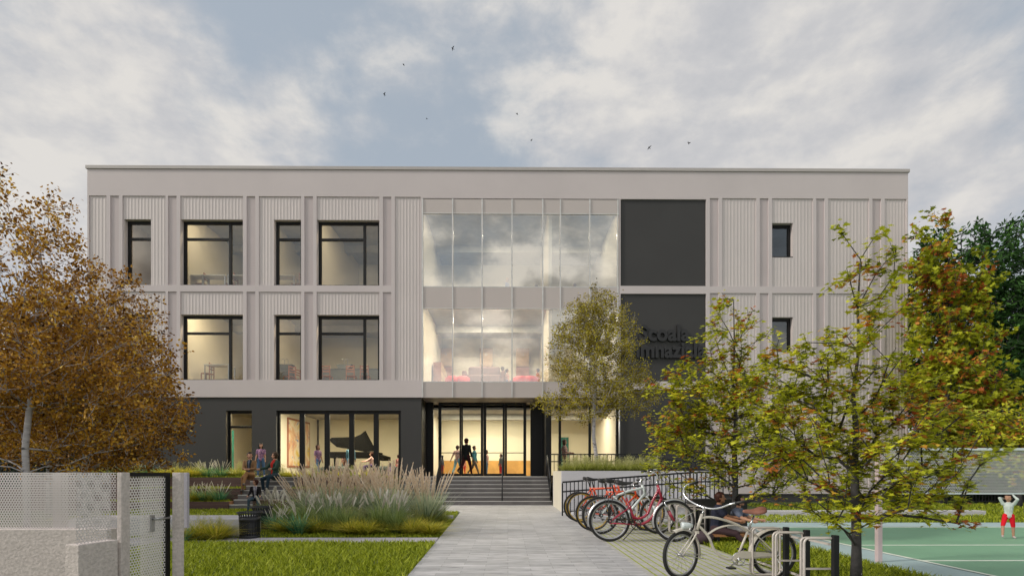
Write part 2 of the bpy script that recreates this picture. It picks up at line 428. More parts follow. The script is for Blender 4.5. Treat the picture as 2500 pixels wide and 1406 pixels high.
def planks(name, a, b_, row=.11, axis=2):
    m, nt, b = new(name); p = pos_vec(nt)
    s = _n(nt, 'ShaderNodeSeparateXYZ'); nt.links.new(p, s.inputs[0])
    fr = mth(nt, 'FRACT', mth(nt, 'DIVIDE', mth(nt, 'ADD', s.outputs[axis], 10.0), row))
    gap = mth(nt, 'LESS_THAN', fr, .08)
    mp = _n(nt, 'ShaderNodeMapping'); mp.inputs['Scale'].default_value = (1.2, 1.2, 30); nt.links.new(p, mp.inputs[0])
    c = ramp(nt, noise(nt, mp.outputs[0], 2, 6, .6), [(.3, a), (.7, b_)])
    fl = mth(nt, 'FLOOR', mth(nt, 'DIVIDE', mth(nt, 'ADD', s.outputs[axis], 10.0), row))
    wn = _n(nt, 'ShaderNodeTexWhiteNoise', noise_dimensions='1D'); nt.links.new(fl, wn.inputs['W'])
    c = mixc(nt, 1.0, c, ramp(nt, wn.outputs[0], [(0, (.8, .8, .8)), (1, (1.15, 1.1, 1.1))]), 'MULTIPLY')
    c = mixc(nt, gap, c, (.01, .008, .007))
    nt.links.new(c, b.inputs['Base Color']); b.inputs['Roughness'].default_value = .65
    bn = _n(nt, 'ShaderNodeBump'); bn.inputs['Strength'].default_value = .6; bn.inputs['Distance'].default_value = .01; bn.invert = True
    nt.links.new(gap, bn.inputs['Height']); nt.links.new(bn.outputs[0], b.inputs['Normal'])
    return m
plankd = planks('brown_timber_planks', (.075, .038, .034), (.14, .075, .066))
planko = planks('orange_timber_and_lit_ends', (.26, .12, .045), (.40, .19, .08))  # orange bench timber; on planter ends the colour paints in warmer side light
court_g = mat('court_green', (.18, .35, .225), .6, var=.10, vs=.9, bump=.12, bs=150, fine=.06)
court_b = mat('court_blue', (.35, .46, .475), .6, var=.09, vs=.9, bump=.12, bs=150, fine=.06)
linem = mat('court_line_white', (.72, .75, .68), .6)

blade_m = leaf_mat('lawn_blades', [(0, (.06, .09, .003)), (.5, (.27, .33, .012)), (1, (.52, .56, .05))], .3)
orn_g = leaf_mat('blue_green_blades', [(0, (.08, .14, .08)), (.5, (.38, .47, .32)), (1, (.82, .82, .58))], .25)
orn_k = leaf_mat('dark_fountain_blades', [(0, (.04, .07, .02)), (.5, (.17, .25, .07)), (1, (.46, .54, .20))], .25)
orn_d = leaf_mat('emerald_blades', [(0, (.02, .09, .04)), (.5, (.08, .26, .13)), (1, (.28, .46, .24))], .25)
orn_o = leaf_mat('ochre_blades', [(0, (.08, .12, .01)), (.45, (.44, .44, .03)), (1, (.88, .70, .12))], .3)
orn_y = leaf_mat('yellow_green_blades', [(0, (.07, .11, .01)), (.5, (.28, .32, .04)), (1, (.62, .62, .20))], .35)
plume_p = leaf_mat('pink_tan_plumes', [(0, (.66, .50, .36)), (.5, (.90, .76, .61)), (1, (.95, .90, .80))], .3, .8)
plume_w = leaf_mat('white_plumes', [(0, (.62, .58, .50)), (1, (.92, .89, .82))], .3, .8)
seed_y = leaf_mat('yellow_seed_heads', [(0, (.25, .27, .08)), (1, (.62, .60, .30))], .3, .8)
birch_or = leaf_mat('orange_birch_leaves', [(0, (.07, .028, .004)), (.35, (.27, .12, .01)), (.7, (.56, .29, .025)), (1, (.80, .54, .09))], .3)
birch_yg = leaf_mat('olive_birch_leaves', [(0, (.07, .055, .006)), (.4, (.26, .205, .012)), (.8, (.52, .44, .03)), (1, (.70, .66, .10))], .3)
maple_l = leaf_mat('maple_leaves', [(0, (.10, .13, .008)), (.3, (.34, .38, .02)), (.72, (.70, .70, .045)), (.80, (.66, .30, .05)), (.92, (.50, .14, .03)), (1, (.30, .06, .02))], .35)
chest_l = leaf_mat('chestnut_leaves', [(0, (.008, .028, .006)), (.6, (.035, .10, .018)), (1, (.12, .27, .05))], .2, .75)
hedge_l = leaf_mat('hedge_leaves', [(0, (.004, .012, .004)), (.6, (.010, .030, .008)), (1, (.03, .07, .015))], .2)
# ---------------------------------------------------------------- the ground
def sheet(name, poly, z, m, kind='structure'):
    mb = MB(); mb.prism([(x, y, z - .05) for x, y in poly], (0, 0, .05)); o = mb.build(name, m); o['kind'] = kind; return o
sheet('ground', [(-300, -60), (300, -60), (300, 500), (-300, 500)], -.03, turf)
YF = 23.15
path_l = [(-1.16, 2.5), (-1.27, 6.45), (-1.53, 15.6), (-1.60, 17.2), (-4.9, 17.2), (-4.9, 20.72)]
PX = 1.79
path_poly = [(PX, 2.5), (PX, 20.72)] + path_l[::-1]
sheet('path', path_poly, .0, pavem)
sheet('bicycle_parking_paving', [(PX, 2.5), (3.56, 2.5), (3.56, 13.6), (PX, 13.6)], -.004, gpave)
sheet('ramp_foot_paving', [(PX, 13.6), (9.5, 13.6), (9.5, 17.06), (PX, 17.06)], -.008, pavem)
# the court
sheet('sports_court', [(5.25, 3), (40, 3), (40, 13.45), (5.25, 13.45)], -.008, court_b)
sheet('court_surface', [(6.15, 3), (40, 3), (40, 12.25), (6.15, 12.25)], -.002, court_g)
lm = MB()
for a in ((6.12, 3, 6.18, 12.25), (6.18, 12.2, 40, 12.26), (6.18, 9.16, 40, 9.21), (6.18, 7.53, 40, 7.585)):
    lm.box(a[0], a[2], a[1], a[3], -.001, .003)
o = lm.build('court_line_marking', linem); o['kind'] = 'structure'
# left: walkway strip between lawn and planting bed, small kerb behind the bed
sheet('garden_walkway', [(-7.5, 9.5), (-1.36, 9.5), (-1.39, 10.25), (-7.5, 10.25)], .012, kerbm)
mb = MB(); mb.box(-4.0, -1.55, 14.3, 14.6, -.02, .10); o = mb.build('garden_kerb', kerbm, bevel=.01); o['kind'] = 'structure'

def lawn(name, rects, dens, h, seed=1, mat_=None, z=-.03, w=.006, avoid=None):
    r = np.random.default_rng(seed); P0 = []
    for x0, x1, y0, y1 in rects:
        n = int((x1 - x0) * (y1 - y0) * dens)
        P0.append(np.stack([r.uniform(x0, x1, n), r.uniform(y0, y1, n), np.full(n, z)], 1))
    p = np.concatenate(P0)
    if avoid is not None: p = p[~avoid(p[:, 0], p[:, 1])]
    n = len(p)
    patch = .75 + .35 * np.sin(p[:, 0] * 2.1 + 1.3 * np.sin(p[:, 1] * 1.7)) * np.sin(p[:, 1] * 2.9 + p[:, 0])
    hh = h * r.uniform(.45, 1.25, n) * (0.7 + .3 * patch) ; a = r.uniform(0, 2 * PI, n); ln = r.normal(0, .45, (n, 2)) * hh[:, None]
    wv = np.stack([np.cos(a), np.sin(a), np.zeros(n)], 1) * (w * r.uniform(.6, 1.3, n))[:, None]
    mid = p + np.concatenate([ln * .35, (hh * .6)[:, None]], 1); tip = p + np.concatenate([ln, hh[:, None]], 1)
    V = np.stack([p - wv, p + wv, mid - wv * .8, mid + wv * .8, tip], 1).reshape(-1, 3)
    base = np.arange(n)[:, None] * 5
    idx = np.concatenate([base + np.array([0, 1, 3, 2]), base + np.array([2, 3, 4])], 1).ravel()
    t = np.clip(r.normal(.5, .27, n) + .15 * (patch - .75), 0, 1)
    o = np_mesh(name, V, np.tile([4, 3], n), idx, mat_ or blade_m, tint=np.repeat(t, 2)); o['kind'] = 'stuff'
    return o
def av_left(x, y):
    edge = np.interp(y, [2.5, 6.45, 15.6, 17.2], [-1.16, -1.27, -1.53, -1.6])
    return (x > edge - .01) | ((y > 9.5) & (y < 10.27) & (x > -7.5)) | ((x < -5.0) & (x > -8) & (y > 10.5) & (y < 11.1))
lawn('grass', [(-6.3, -1.1, 5.4, 9.5)], 2100, .115, 1, w=.0085, avoid=av_left)
lawn('grass', [(-9.5, -1.3, 9.6, 14.4)], 900, .085, 2, w=.009, avoid=av_left)
lawn('grass', [(-13, -1.5, 14.4, 18.45)], 480, .09, 3, w=.013, avoid=lambda x, y: (y > 17.3) & (x > -4.95) | (x > -1.62) )
lawn('grass', [(3.57, 5.24, 4.6, 10.9)], 2000, .11, 4, w=.008)
lawn('grass', [(3.57, 5.2, 10.9, 13.5)], 700, .09, 5)
lawn('grass', [(5.0, 30, 13.5, 16.2)], 330, .10, 6, w=.014)
lawn('grass', [(9.6, 30, 16.2, 21.5)], 110, .11, 7, w=.02)
# ---------------------------------------------------------------- the school
fX = lambda px: X(px, YF)
fZ = lambda py, px=1240: Z(px, py, YF)
ZB = fZ(970)                       # underside of the white storeys
ZS, ZT = fZ(480, 400), fZ(417, 1200)
XL, XR = fX(213), fX(2217); DEP = 14.0
B = thing('school_building', 'three storey pale school with charcoal ground floor and glazed entrance bay', 'building', (0, YF, 0))
def bpart(mb, name, m, parent=None, **k):
    o = mb.build(name, m, None, **k)
    for v in o.data.vertices: v.co.y -= YF
    o.parent = parent or B
    return o
L2, L1 = (480, 698), (713, 928)
z2 = (fZ(698), fZ(482)); z1 = (fZ(928), fZ(714)); z0 = (fZ(1187), fZ(946))
ribbays = [(217, 260), (299, 404), (440, 593), (632, 735), (773, 926)]
narrow = [(269, 290), (410, 431), (602, 623), (743, 764), (935, 955)]
rribs = [(1763, 1846), (1885, 1985), (2022, 2122)]
rnarrow = [(1733, 1754), (1855, 1876), (1993, 2013), (2130, 2151)]
wins = {(299, 404): (302, 367, None), (440, 593): (440, 593, 562), (632, 735): (668, 735, None), (773, 926): (773, 926, 890)}
holes = []; panels = []            # panels: (x0,x1,z0,z1,material key, window)
def bay(a, b, z, kind, win=None):
    h = (fX(a), fX(b), z[0], z[1]); holes.append(h); panels.append((*h, kind, win))
for (a, b) in ribbays:
    for zi, lv in ((z2, 2), (z1, 1)):
        w = wins.get((a, b))
        if w:
            zz_ = (fZ(695), fZ(538)) if lv == 2 else (fZ(927), fZ(769))
            w = (fX(w[0]), fX(w[1]), zi[0], zz_[1], w[2], fZ(578) if lv == 2 else fZ(809), lv)
        if (a, b) == (217, 260) and lv == 1: continue
        if (a, b) == (217, 260): bay(a, b, (z1[0], z2[1]), 'rib'); continue
        bay(a, b, zi, 'rib', w)
for (a, b) in narrow:
    for zi in (z2, z1): bay(a, b, zi, 'flat')
bay(964, 1027, (z1[0], z2[1]), 'rib')
for (a, b) in rribs:
    for zi, lv in ((z2, 2), (z1, 1), (z0, 0)):
        w = None
        if a == 1885 and lv: zz_ = (fZ(625), fZ(541)) if lv == 2 else (fZ(857), fZ(772)); w = (fX(1885), fX(1937), zz_[0], zz_[1], None, None, lv)
        bay(a, b, zi, 'rib', w)
for (a, b) in rnarrow:
    for zi in (z2, z1, z0): bay(a, b, zi, 'flat')
bay(2160, 2213, (z0[0], z2[1]), 'rib')
bay(1515, 1724, (fZ(697), fZ(485)), 'dark'); bay(1515, 1724, (fZ(930), fZ(716)), 'dark')
CW = (fX(1030), fX(1512), ZB, fZ(485))
hl = holes + [CW, (XL - 1, fX(1027.5), -5, ZB), (fX(1027.5), fX(1512), -5, ZB + .001), (fX(1512), fX(1724), -5, fZ(950)), (fX(1724), XR + 1, -5, fZ(1205))]
mb = MB(); wall(mb, XL, XR, fZ(1205), ZT, hl, YF, YF + .30)
bpart(mb, 'wall', render)
# body behind the facade: side walls, rear wall and roof
mb = MB()
mb.box(XL, XL + .3, YF + .302, YF + DEP, 0, ZT); mb.box(XR - .3, XR, YF + .302, YF + DEP, 0, ZT)
mb.box(XL + .302, XR - .302, YF + DEP - .3, YF + DEP, 0, ZT)
bpart(mb, 'side_wall', render)
mb = MB(); mb.box(XL + .31, XR - .31, YF + .31, YF + DEP - .31, ZT - .5, ZT - .3); bpart(mb, 'roof', capm)
mb = MB()
mb.box(XL - .05, XR + .05, YF - .05, YF + .36, ZT + .002, ZT + .14)
mb.box(XL - .05, XL + .36, YF + .362, YF + DEP + .05, ZT + .002, ZT + .14); mb.box(XR - .36, XR + .05, YF + .362, YF + DEP + .05, ZT + .002, ZT + .14)
bpart(mb, 'parapet_coping', capm)
RIBP = .150
def ribbed(x0, x1, za, zb, w):
    mb = MB(); y = YF + .045
    hs = [(w[0], w[1], w[2], w[3])] if w else []
    wall(mb, x0, x1, za, zb, hs, y, YF + .29)
    n = max(2, round((x1 - x0) / RIBP)); p = (x1 - x0) / n
    for i in range(n):
        a = x0 + i * p + .02; b = x0 + i * p + p * .66; d = .008
        segs = [(za, zb)]
        if w and b > w[0] - .01 and a < w[1] + .01:
            segs = [(za, w[2]), (w[3], zb)]
        for s0, s1 in segs:
            if s1 - s0 < .05: continue
            s0 += .003; s1 -= .003
            mb.add([(a, y - .001, s0), (b, y - .001, s0), (b - .022, y - d, s0), (a + .022, y - d, s0), (a, y - .001, s1), (b, y - .001, s1), (b - .022, y - d, s1), (a + .022, y - d, s1)],
                   [(0, 1, 2, 3), (7, 6, 5, 4), (3, 2, 6, 7), (0, 3, 7, 4), (2, 1, 5, 6)])
    return mb
yW = YF + .245
def window(w):
    x0, x1, za, zb, mu, tr, lv = w
    mb = MB(); t = .125; y0, y1 = yW, yW + .09
    mb.box(x0 + .002, x0 + t, y0, y1, za + .05, zb - t); mb.box(x1 - t, x1 - .002, y0, y1, za + .05, zb - t)
    mb.box(x0 + .002, x1 - .002, y0 + .001, y1 - .001, zb - t, zb - .002); mb.box(x0 + .002, x1 - .002, y0 + .001, y1 - .001, za + .002, za + .05)
    mb.box(x0 - .0, x1 + .0, YF + .03, y0 - .002, za + .004, za + .03)        # sill flashing
    xm = x1 - t
    if mu:
        xm = X(mu, yW); mb.box(xm - .06, xm + .06, y0 + .002, y1 - .002, za + .05, zb - t)
        xm -= .06
    if tr: zt = tr - .05; mb.box(x0 + t, xm, y0 + .003, y1 - .003, zt - .055, zt + .055)
    f = bpart(mb, 'window', black, bevel=.004)
    g = MB(); g.add([(x0 + .05, y0 + .05, za + .03), (x1 - .05, y0 + .05, za + .03), (x1 - .05, y0 + .05, zb - .05), (x0 + .05, y0 + .05, zb - .05)], [(0, 1, 2, 3)])
    bpart(g, 'pane', gl_win, f)
for (x0, x1, za, zb, kind, w) in panels:
    if kind == 'rib':
        bpart(ribbed(x0, x1, za, zb, w), 'cladding_panel', ribm)
        if w: window(w)
    elif kind == 'flat':
        mb = MB(); mb.box(x0, x1, YF + .045, YF + .28, za, zb); bpart(mb, 'recessed_panel', recess)
    else:
        mb = MB(); mb.box(x0, x1, YF + .06, YF + .28, za, zb); bpart(mb, 'dark_panel', dark)
# charcoal ground floor, left part, with its openings
GF = 1.14; yD = YF + .06
gw = [(fX(550), fX(613), GF, fZ(1002)), (fX(673), fX(978), GF, fZ(1002)), (fX(303), fX(327), GF, fZ(1035))]
mb = MB(); wall(mb, XL, fX(1027.5), 0, ZB - .001, gw, yD, YF + .30); bpart(mb, 'charcoal_wall', dark)
mb = MB(); mb.box(fX(1512), fX(1724), yD, YF + .29, 0, fZ(950)); bpart(mb, 'charcoal_wall', dark)
mb = MB(); mb.box(fX(1724) + .002, XR, yD, YF + .29, -.3, fZ(1205)); bpart(mb, 'plinth', dark)
# small ground floor windows
for (x0, x1, za, zb), tr in ((gw[0], fZ(1041)), (gw[2], None)):
    mb = MB(); t = .12; y0, y1 = yW, yW + .08
    mb.box(x0 + .002, x0 + t, y0, y1, za, zb - t); mb.box(x1 - .05, x1 - .002, y0, y1, za, zb - t); mb.box(x0 + .002, x1 - .002, y0 + .001, y1, zb - t, zb - .002)
    if tr: mb.box(x0 + t, x1 - .05, y0 + .002, y1, tr - .05, tr + .05)
    f = bpart(mb, 'window', black, bevel=.004)
    g = MB(); g.add([(x0 + .05, y0 + .05, za), (x1 - .03, y0 + .05, za), (x1 - .03, y0 + .05, zb - .05), (x0 + .05, y0 + .05, zb - .05)], [(0, 1, 2, 3)]); bpart(g, 'pane', gl_g, f)
# large glazing of the music room
x0, x1, za, zb = gw[1]; mb = MB(); y0, y1 = yW - .05, yW + .06
mb.box(x0 + .002, x1 - .002, y0, y1, zb - .14, zb - .002); mb.box(x0 + .002, x1 - .002, y0, y1, za, za + .09)
for a, b in ((673, 683), (731, 743), (792, 804), (852, 864), (912, 924), (973, 983)):
    a = max(X(a, y0), x0 + .002); b = min(X(b, y0), x1 - .002); mb.box(a, b, y0 + .001, y1 - .001, za + .09, zb - .14)
f = bpart(mb, 'window', black, bevel=.004)
g = MB(); g.add([(x0, y0 + .05, za), (x1, y0 + .05, za), (x1, y0 + .05, zb), (x0, y0 + .05, zb)], [(0, 1, 2, 3)]); bpart(g, 'pane', gl_g, f)
# curtain wall: spandrels, panes, mullions
ms = [1030, 1105, 1177, 1250, 1325, 1368, 1440, 1510]; cz = [ZB, fZ(932), fZ(753), fZ(700), fZ(521), fZ(485)]
mb = MB(); yC = YF + .02
mb.box(CW[0], CW[1], yC, yC + .2, cz[0], cz[1] - .002); mb.box(CW[0], CW[1], yC, yC + .2, cz[2], cz[3] - .002); mb.box(CW[0], CW[1], yC, yC + .2, cz[4], cz[5] - .02)
bpart(mb, 'spandrel_panel', spandrel)
for zi in ((cz[1], cz[2]), (cz[3], cz[4])):
    for a, b in zip(ms[:-1], ms[1:]):
        g = MB(); xa, xb = fX(a) + .03, fX(b) - .03; g.add([(xa, yC + .03, zi[0]), (xb, yC + .03, zi[0]), (xb, yC + .03, zi[1]), (xa, yC + .03, zi[1])], [(0, 1, 2, 3)])
        bpart(g, 'curtain_wall_pane', gl_cw)
mb = MB()
for a in ms:
    x = fX(a) + (.03 if a == 1030 else -.03 if a == 1510 else 0); mb.box(x - .028, x + .028, yC - .035, yC + .10, cz[0], cz[5] - .021)
for z in cz[1:5]: mb.box(CW[0] + .005, CW[1] - .005, yC - .004, yC + .08, z - .02, z + .02)
bpart(mb, 'curtain_wall_mullion', mull)
# lettering on the dark panel
def letters(txt, px, py, size, align='CENTER', width=None):
    c = bpy.data.curves.new('lettering', 'FONT'); c.body = txt; c.size = size; c.align_x = align; c.extrude = .05; c.offset = .034; c.space_character = 1.02
    o = bpy.data.objects.new('lettering', c); COL.objects.link(o); c.materials.append(letterm)
    o.rotation_euler = (PI / 2, 0, 0); p = P(px, py, YF); o.location = (p.x, .0, p.z); o.parent = B
    bpy.context.view_layer.update()
    k = width / max(o.dimensions.x, .1)
    dg = bpy.context.evaluated_depsgraph_get(); me = bpy.data.meshes.new_from_object(o.evaluated_get(dg)); me.materials.clear(); me.materials.append(letterm)
    n = bpy.data.objects.new('lettering', me); COL.objects.link(n); n.rotation_euler = o.rotation_euler; n.location = o.location; n.scale = (k, 1, 1); n.parent = B
    bpy.data.objects.remove(o); n.name = 'lettering'
    return n
letters('Scoala', 1621, 831, .98, width=125 / 54.0)
letters('Gimnaziala', 1620, 872, .98, width=206 / 54.0)
# ---- entrance recess
yE = 24.9; xa, xb = fX(1027.5), fX(1333)
mb = MB(); mb.box(xa, fX(1512), YF + .305, YF + 2.6, ZB + .0, ZB + .12); bpart(mb, 'entrance_soffit', soffit)
for q_ in ((xa - .3, xa, YF + .302, yE + .2, GF, ZB - .002), (xb, xb + .25, YF + .10, yE + .2, GF, ZB - .002), (xa + .001, X(1058, yE), yE - .04, yE + .1, GF, ZB - .003), (X(1295, yE), xb - .002, yE - .04, yE + .1, GF, ZB - .003)):
    mb = MB(); mb.box(*q_); bpart(mb, 'entrance_wall', black)
zt = Z(1240, 983, yE); mb = MB()
D_ = lambda a: X(a, yE)
mb.box(D_(1058), D_(1295), yE - .03, yE + .07, zt, ZB - .004)
bpart(mb, 'entrance_header', black)
for k, (a, b) in enumerate(((1070, 1126), (1126, 1180), (1180, 1232.5), (1232.5, 1285))):
    mb = MB(); a_, b_ = D_(a) + .004, D_(b) - .004; zb_ = zt - .004; zl = GF + .01
    s = (.15, .08, .14, .10)[k]; e = (.08, .12, .10, .14)[k]
    mb.box(a_, a_ + s, yE - .01, yE + .05, zl, zb_); mb.box(b_ - e, b_, yE - .01, yE + .05, zl, zb_)
    mb.box(a_ + s, b_ - e, yE - .009, yE + .049, zb_ - .10, zb_); mb.box(a_ + s, b_ - e, yE - .009, yE + .049, zl, zl + .12)
    f = bpart(mb, 'door', black, bevel=.003)
    zz_ = Z(1240, 1105, yE); h = MB(); h.tube([(a_ + s - .02, yE - .05, zz_), (b_ - e + .02, yE - .05, zz_)], .018, 8)
    h.tube([(a_ + s - .02, yE - .05, zz_), (a_ + s - .02, yE - .005, zz_)], .014, 6); h.tube([(b_ - e + .02, yE - .05, zz_), (b_ - e + .02, yE - .005, zz_)], .014, 6); bpart(h, 'handle', black, f)
    g = MB(); g.add([(a_ + s, yE + .02, zl), (b_ - e, yE + .02, zl), (b_ - e, yE + .02, zb_), (a_ + s, yE + .02, zb_)], [(0, 1, 2, 3)]); bpart(g, 'pane', gl_g, f)
for a, b in ((1058, 1070), (1285, 1295)):
    g = MB(); g.add([(D_(a), yE + .02, GF), (D_(b), yE + .02, GF), (D_(b), yE + .02, zt), (D_(a), yE + .02, zt)], [(0, 1, 2, 3)]); bpart(g, 'side_light', gl_g)
# glazing right of the entrance
yG = YF + .12; mb = MB()
for a in (1367, 1440, 1507):
    mb.box(X(a - 3, yG), X(a + 3, yG), yG, yG + .1, GF + .05, ZB - .09)
mb.box(xb + .252, fX(1511), yG - .001, yG + .101, ZB - .09, ZB - .002); mb.box(xb + .252, fX(1511), yG - .001, yG + .101, GF - .05, GF + .05)
f = bpart(mb, 'window', black)
g = MB(); g.add([(xb + .26, yG + .05, GF), (fX(1510), yG + .05, GF), (fX(1510), yG + .05, ZB - .01), (xb + .26, yG + .05, ZB - .01)], [(0, 1, 2, 3)]); bpart(g, 'pane', gl_g, f)
mb = MB(); mb.tube([(fX(1512), YF - .02, ZB - .05), (fX(1512), YF - .02, GF)], .035, 10); bpart(mb, 'downpipe', mull)
# ---- floors, partitions, ceilings
F1, F2 = fZ(928) - .06, fZ(698) - .06; C0, C1, C2 = ZB - .25, F2 - .40, fZ(484) - .1
yI = YF + .32; yBk = YF + 7.2
mb = MB(); mb.box(XL + .31, XR - .31, yI, yBk + 3, F1 - .2, F1); mb.box(XL + .31, XR - .31, yI, yBk + 3, F2 - .2, F2)
mb.box(XL + .31, XR - .31, YF + .31, yBk + 3, GF - .3, GF - .02); bpart(mb, 'floor_slab', infloor)
mb = MB(); mb.box(XL + .31, XR - .31, yI, yBk + 3, C2, C2 + .1); mb.box(XL + .31, XR - .31, yI, yBk + 3, C1, C1 + .1); mb.box(XL + .31, xa - .31, yI, yBk + 3, C0, C0 + .1); mb.box(xa - .3, XR - .31, YF + 2.61, yBk + 3, C0 + .002, C0 + .1)
for zc in (C2, C1): 
    mb.box(XL + .32, XR - .32, YF + 4.6, YF + 5.0, zc - .38, zc - .002)
mb.box(xa + .3, XR - .32, YF + 4.4, YF + 4.8, C0 - .3, C0 - .001)
bpart(mb, 'ceiling', inceil)
mb = MB(); w_ = .15
def part(px, za, zb, y0=yI, y1=yBk): x = fX(px); mb.box(x - w_ / 2, x + w_ / 2, y0, y1, za, zb)
for px in (420, 612, 1024, 1345, 1519, 1728): part(px, F2, C2)
part(758, F2, C2)
for px in (430, 612, 1024, 1345, 1519, 1728): part(px, F1, C1)
for px in (430, 575 + 50, 1016): part(px, GF, C0)
part(1519, GF, C0); part(1728, GF, C0)
bpart(mb, 'interior_wall', inwall_w)
mb = MB()
for za, zb in ((F2, C2), (F1, C1)): mb.box(XL + .32, XR - .32, yBk + .002, yBk + .15, za, zb)
mb.box(XL + .32, fX(612), yBk + .002, yBk + .15, GF, C0); mb.box(fX(634), XR - .32, yBk + .002, yBk + .15, GF, C0)
mb.box(fX(560), fX(618), YF + 2.2, YF + 2.3, GF, C0)
bpart(mb, 'interior_wall', inwall)
mb = MB()
for (px, Y, w, za, zb) in ((541, YF + 4.5, .0, 0, 0),): pass
x = fX(612) - w_ / 2
mb.box(X(713, yBk), X(733, yBk), yBk - .05, yBk, F1, F1 + 2.5)
bpart(mb, 'interior_door', teal)
mb = MB(); mb.box(X(523, yBk), X(545, yBk), yBk - .05, yBk, F1, F1 + 3.0); bpart(mb, 'interior_door', bluedoor)
for a, b in ((1365, 1388), (1463, 1502)):
    mb = MB(); mb.box(X(a, yBk), X(b, yBk), yBk - .05, yBk, GF, Z(1240, 1067, yBk)); bpart(mb, 'interior_door', teal)
mb = MB(); mb.box(X(556, YF + 2.2), X(571, YF + 2.2), YF + 2.14, YF + 2.2, GF, Z(560, 1050, YF + 2.2)); bpart(mb, 'interior_door', teal)
# honey wood wainscot in the lobby
mb = MB(); mb.box(fX(1026), fX(1360), yBk - .04, yBk, GF, Z(1240, 1124, yBk)); bpart(mb, 'wainscot', woodpanel)
HALL = True
# ceiling luminaires just behind the window heads
def lamp(x, y, z, e, sx=2.5, sy=.25, col=(1, .80, .50)):
    l = bpy.data.lights.new('ceiling_lamp', 'AREA'); l.shape = 'RECTANGLE'; l.size = sx; l.size_y = sy; l.energy = e * LAMP; l.color = col
    o = bpy.data.objects.new('ceiling_lamp', l); COL.objects.link(o); o.location = (x, y, z)
    return o
for (a, b, e) in ((230, 420, 30), (420, 612, 60), (612, 758, 45), (758, 1024, 75), (1024, 1345, 190), (1345, 1519, 100)):
    xm = (fX(a) + fX(b)) / 2
    lamp(xm, YF + .85, C2 - .03, e * (.75 if a < 1000 else .22), min(2.4, (fX(b) - fX(a)) * .4), .15)
    if a > 1000: lamp(xm, YF + 3.4, C2 - .03, e * .22, (fX(b) - fX(a)) * .5, .09, (1, .88, .66))
for (a, b, e) in ((230, 430, 40), (430, 612, 80), (612, 1024, 150), (1024, 1345, 290), (1345, 1519, 80)):
    xm = (fX(a) + fX(b)) / 2
    lamp(xm, YF + .85, C1 - .03, e * (.88 if a < 1000 else .4), min(4, (fX(b) - fX(a)) * .4), .15)
    if a > 1000: lamp(xm, YF + 3.4, C1 - .03, e * .55, (fX(b) - fX(a)) * .5, .09, (1, .88, .66))
lamp((fX(634) + fX(1016)) / 2, YF + 1.2, C0 - .03, 430, 4.5, col=(1, .86, .60)); lamp(fX(575), YF + 1.0, C0 - .03, 170, .9, .15)
lamp(fX(350), YF + 1.2, C0 - .03, 60, 1.2)
lamp(fX(1180), YF + 3.4, C0 - .03, 120, 4.2, .10, col=(1, .88, .66)); lamp(fX(1180), YF + 5.2, C0 - .03, 130, 4.2, .10, col=(1, .88, .66)); lamp(fX(1420), YF + 3.0, C0 - .03, 110, 2.0, .10, col=(1, .86, .62))
# ---------------------------------------------------------------- entrance steps, rails, planters, ramp
yS0, TR, RI = 20.72, .30, GF / 7
def steps(name, label, x0, x1, y0, n, rise, tread, back, lastz=None):
    r = thing(name, label, 'steps', ((x0 + x1) / 2, y0, 0)); cx = (x0 + x1) / 2
    mb = MB(); prof = []
    for k in range(n):
        prof += [(y0 + k * tread, k * rise if k else -.05), (y0 + k * tread, (k + 1) * rise)]
    prof += [(back, n * rise), (back, -.05)]
    mb.prism([(x0, y, z) for y, z in prof], (x1 - x0, 0, 0))
    o = mb.build('step_body', stairm)
    for v in o.data.vertices: v.co.x -= cx; v.co.y -= y0
    o.parent = r
    nb = MB()
    for k in range(n):
        y = y0 + k * tread; z = (k + 1) * rise; nb.box(x0 + .004 - cx, x1 - .004 - cx, y - .006 - y0, y + .03 - y0, z - .020, z + .003)
    nb.build('nosing', nosing, r)
    return r
steps('entrance_steps', 'wide dark stone entrance steps with pale nosings below the glazed doors', -4.62, PX - .004, yS0, 7, RI, TR, YF + .05)
mb = MB(); mb.box(xa + .002, xb - .002, YF + .052, yE + 2.2, 0, GF - .004); o = mb.build('entrance_landing', stairm); tag(o, kind='structure')
def handrail(name, label, x, w=.05, lo=0):
    r = thing(name, label, 'handrail', (x, yS0, 0)); y1 = yS0 + 6 * TR + .1
    mb = MB(); mb.tube([(0, .02, RI + .84), (0, 6 * TR + .05, GF + .92), (0, 6 * TR + .45, GF + .92)], .028, 8); mb.bar((0, .02, RI + .80), (0, 6 * TR + .05, GF + .88), .02, .05); mb.build('top_rail', blackrail, r)
    mb = MB(); mb.tube([(0, .06, RI - .1 + lo), (0, .06, RI + .86)], .026, 8); mb.tube([(0, 6 * TR + .4, GF), (0, 6 * TR + .4, GF + .92)], .026, 8); mb.build('post', blackrail, r)
    mb = MB()
    mb.bar((0, .05, RI + .10), (0, 6 * TR + .05, GF + .14), .02, .03)
    for k in range(16):
        t = (k + .5) / 16; y = .05 + t * 6 * TR; z = RI + t * (GF - RI)
        mb.box(-.009, .009, y - .009, y + .009, z + .10, z + .84)
    mb.build('balusters', blackrail, r)
    return r
handrail('handrail', 'black steel handrail at the left end of the entrance steps', X(1072, yS0 + 1))
handrail('handrail', 'black steel handrail standing in the middle of the entrance steps', X(1226, yS0))
handrail('handrail', 'black steel handrail between the entrance steps and the white planter', PX - .06)
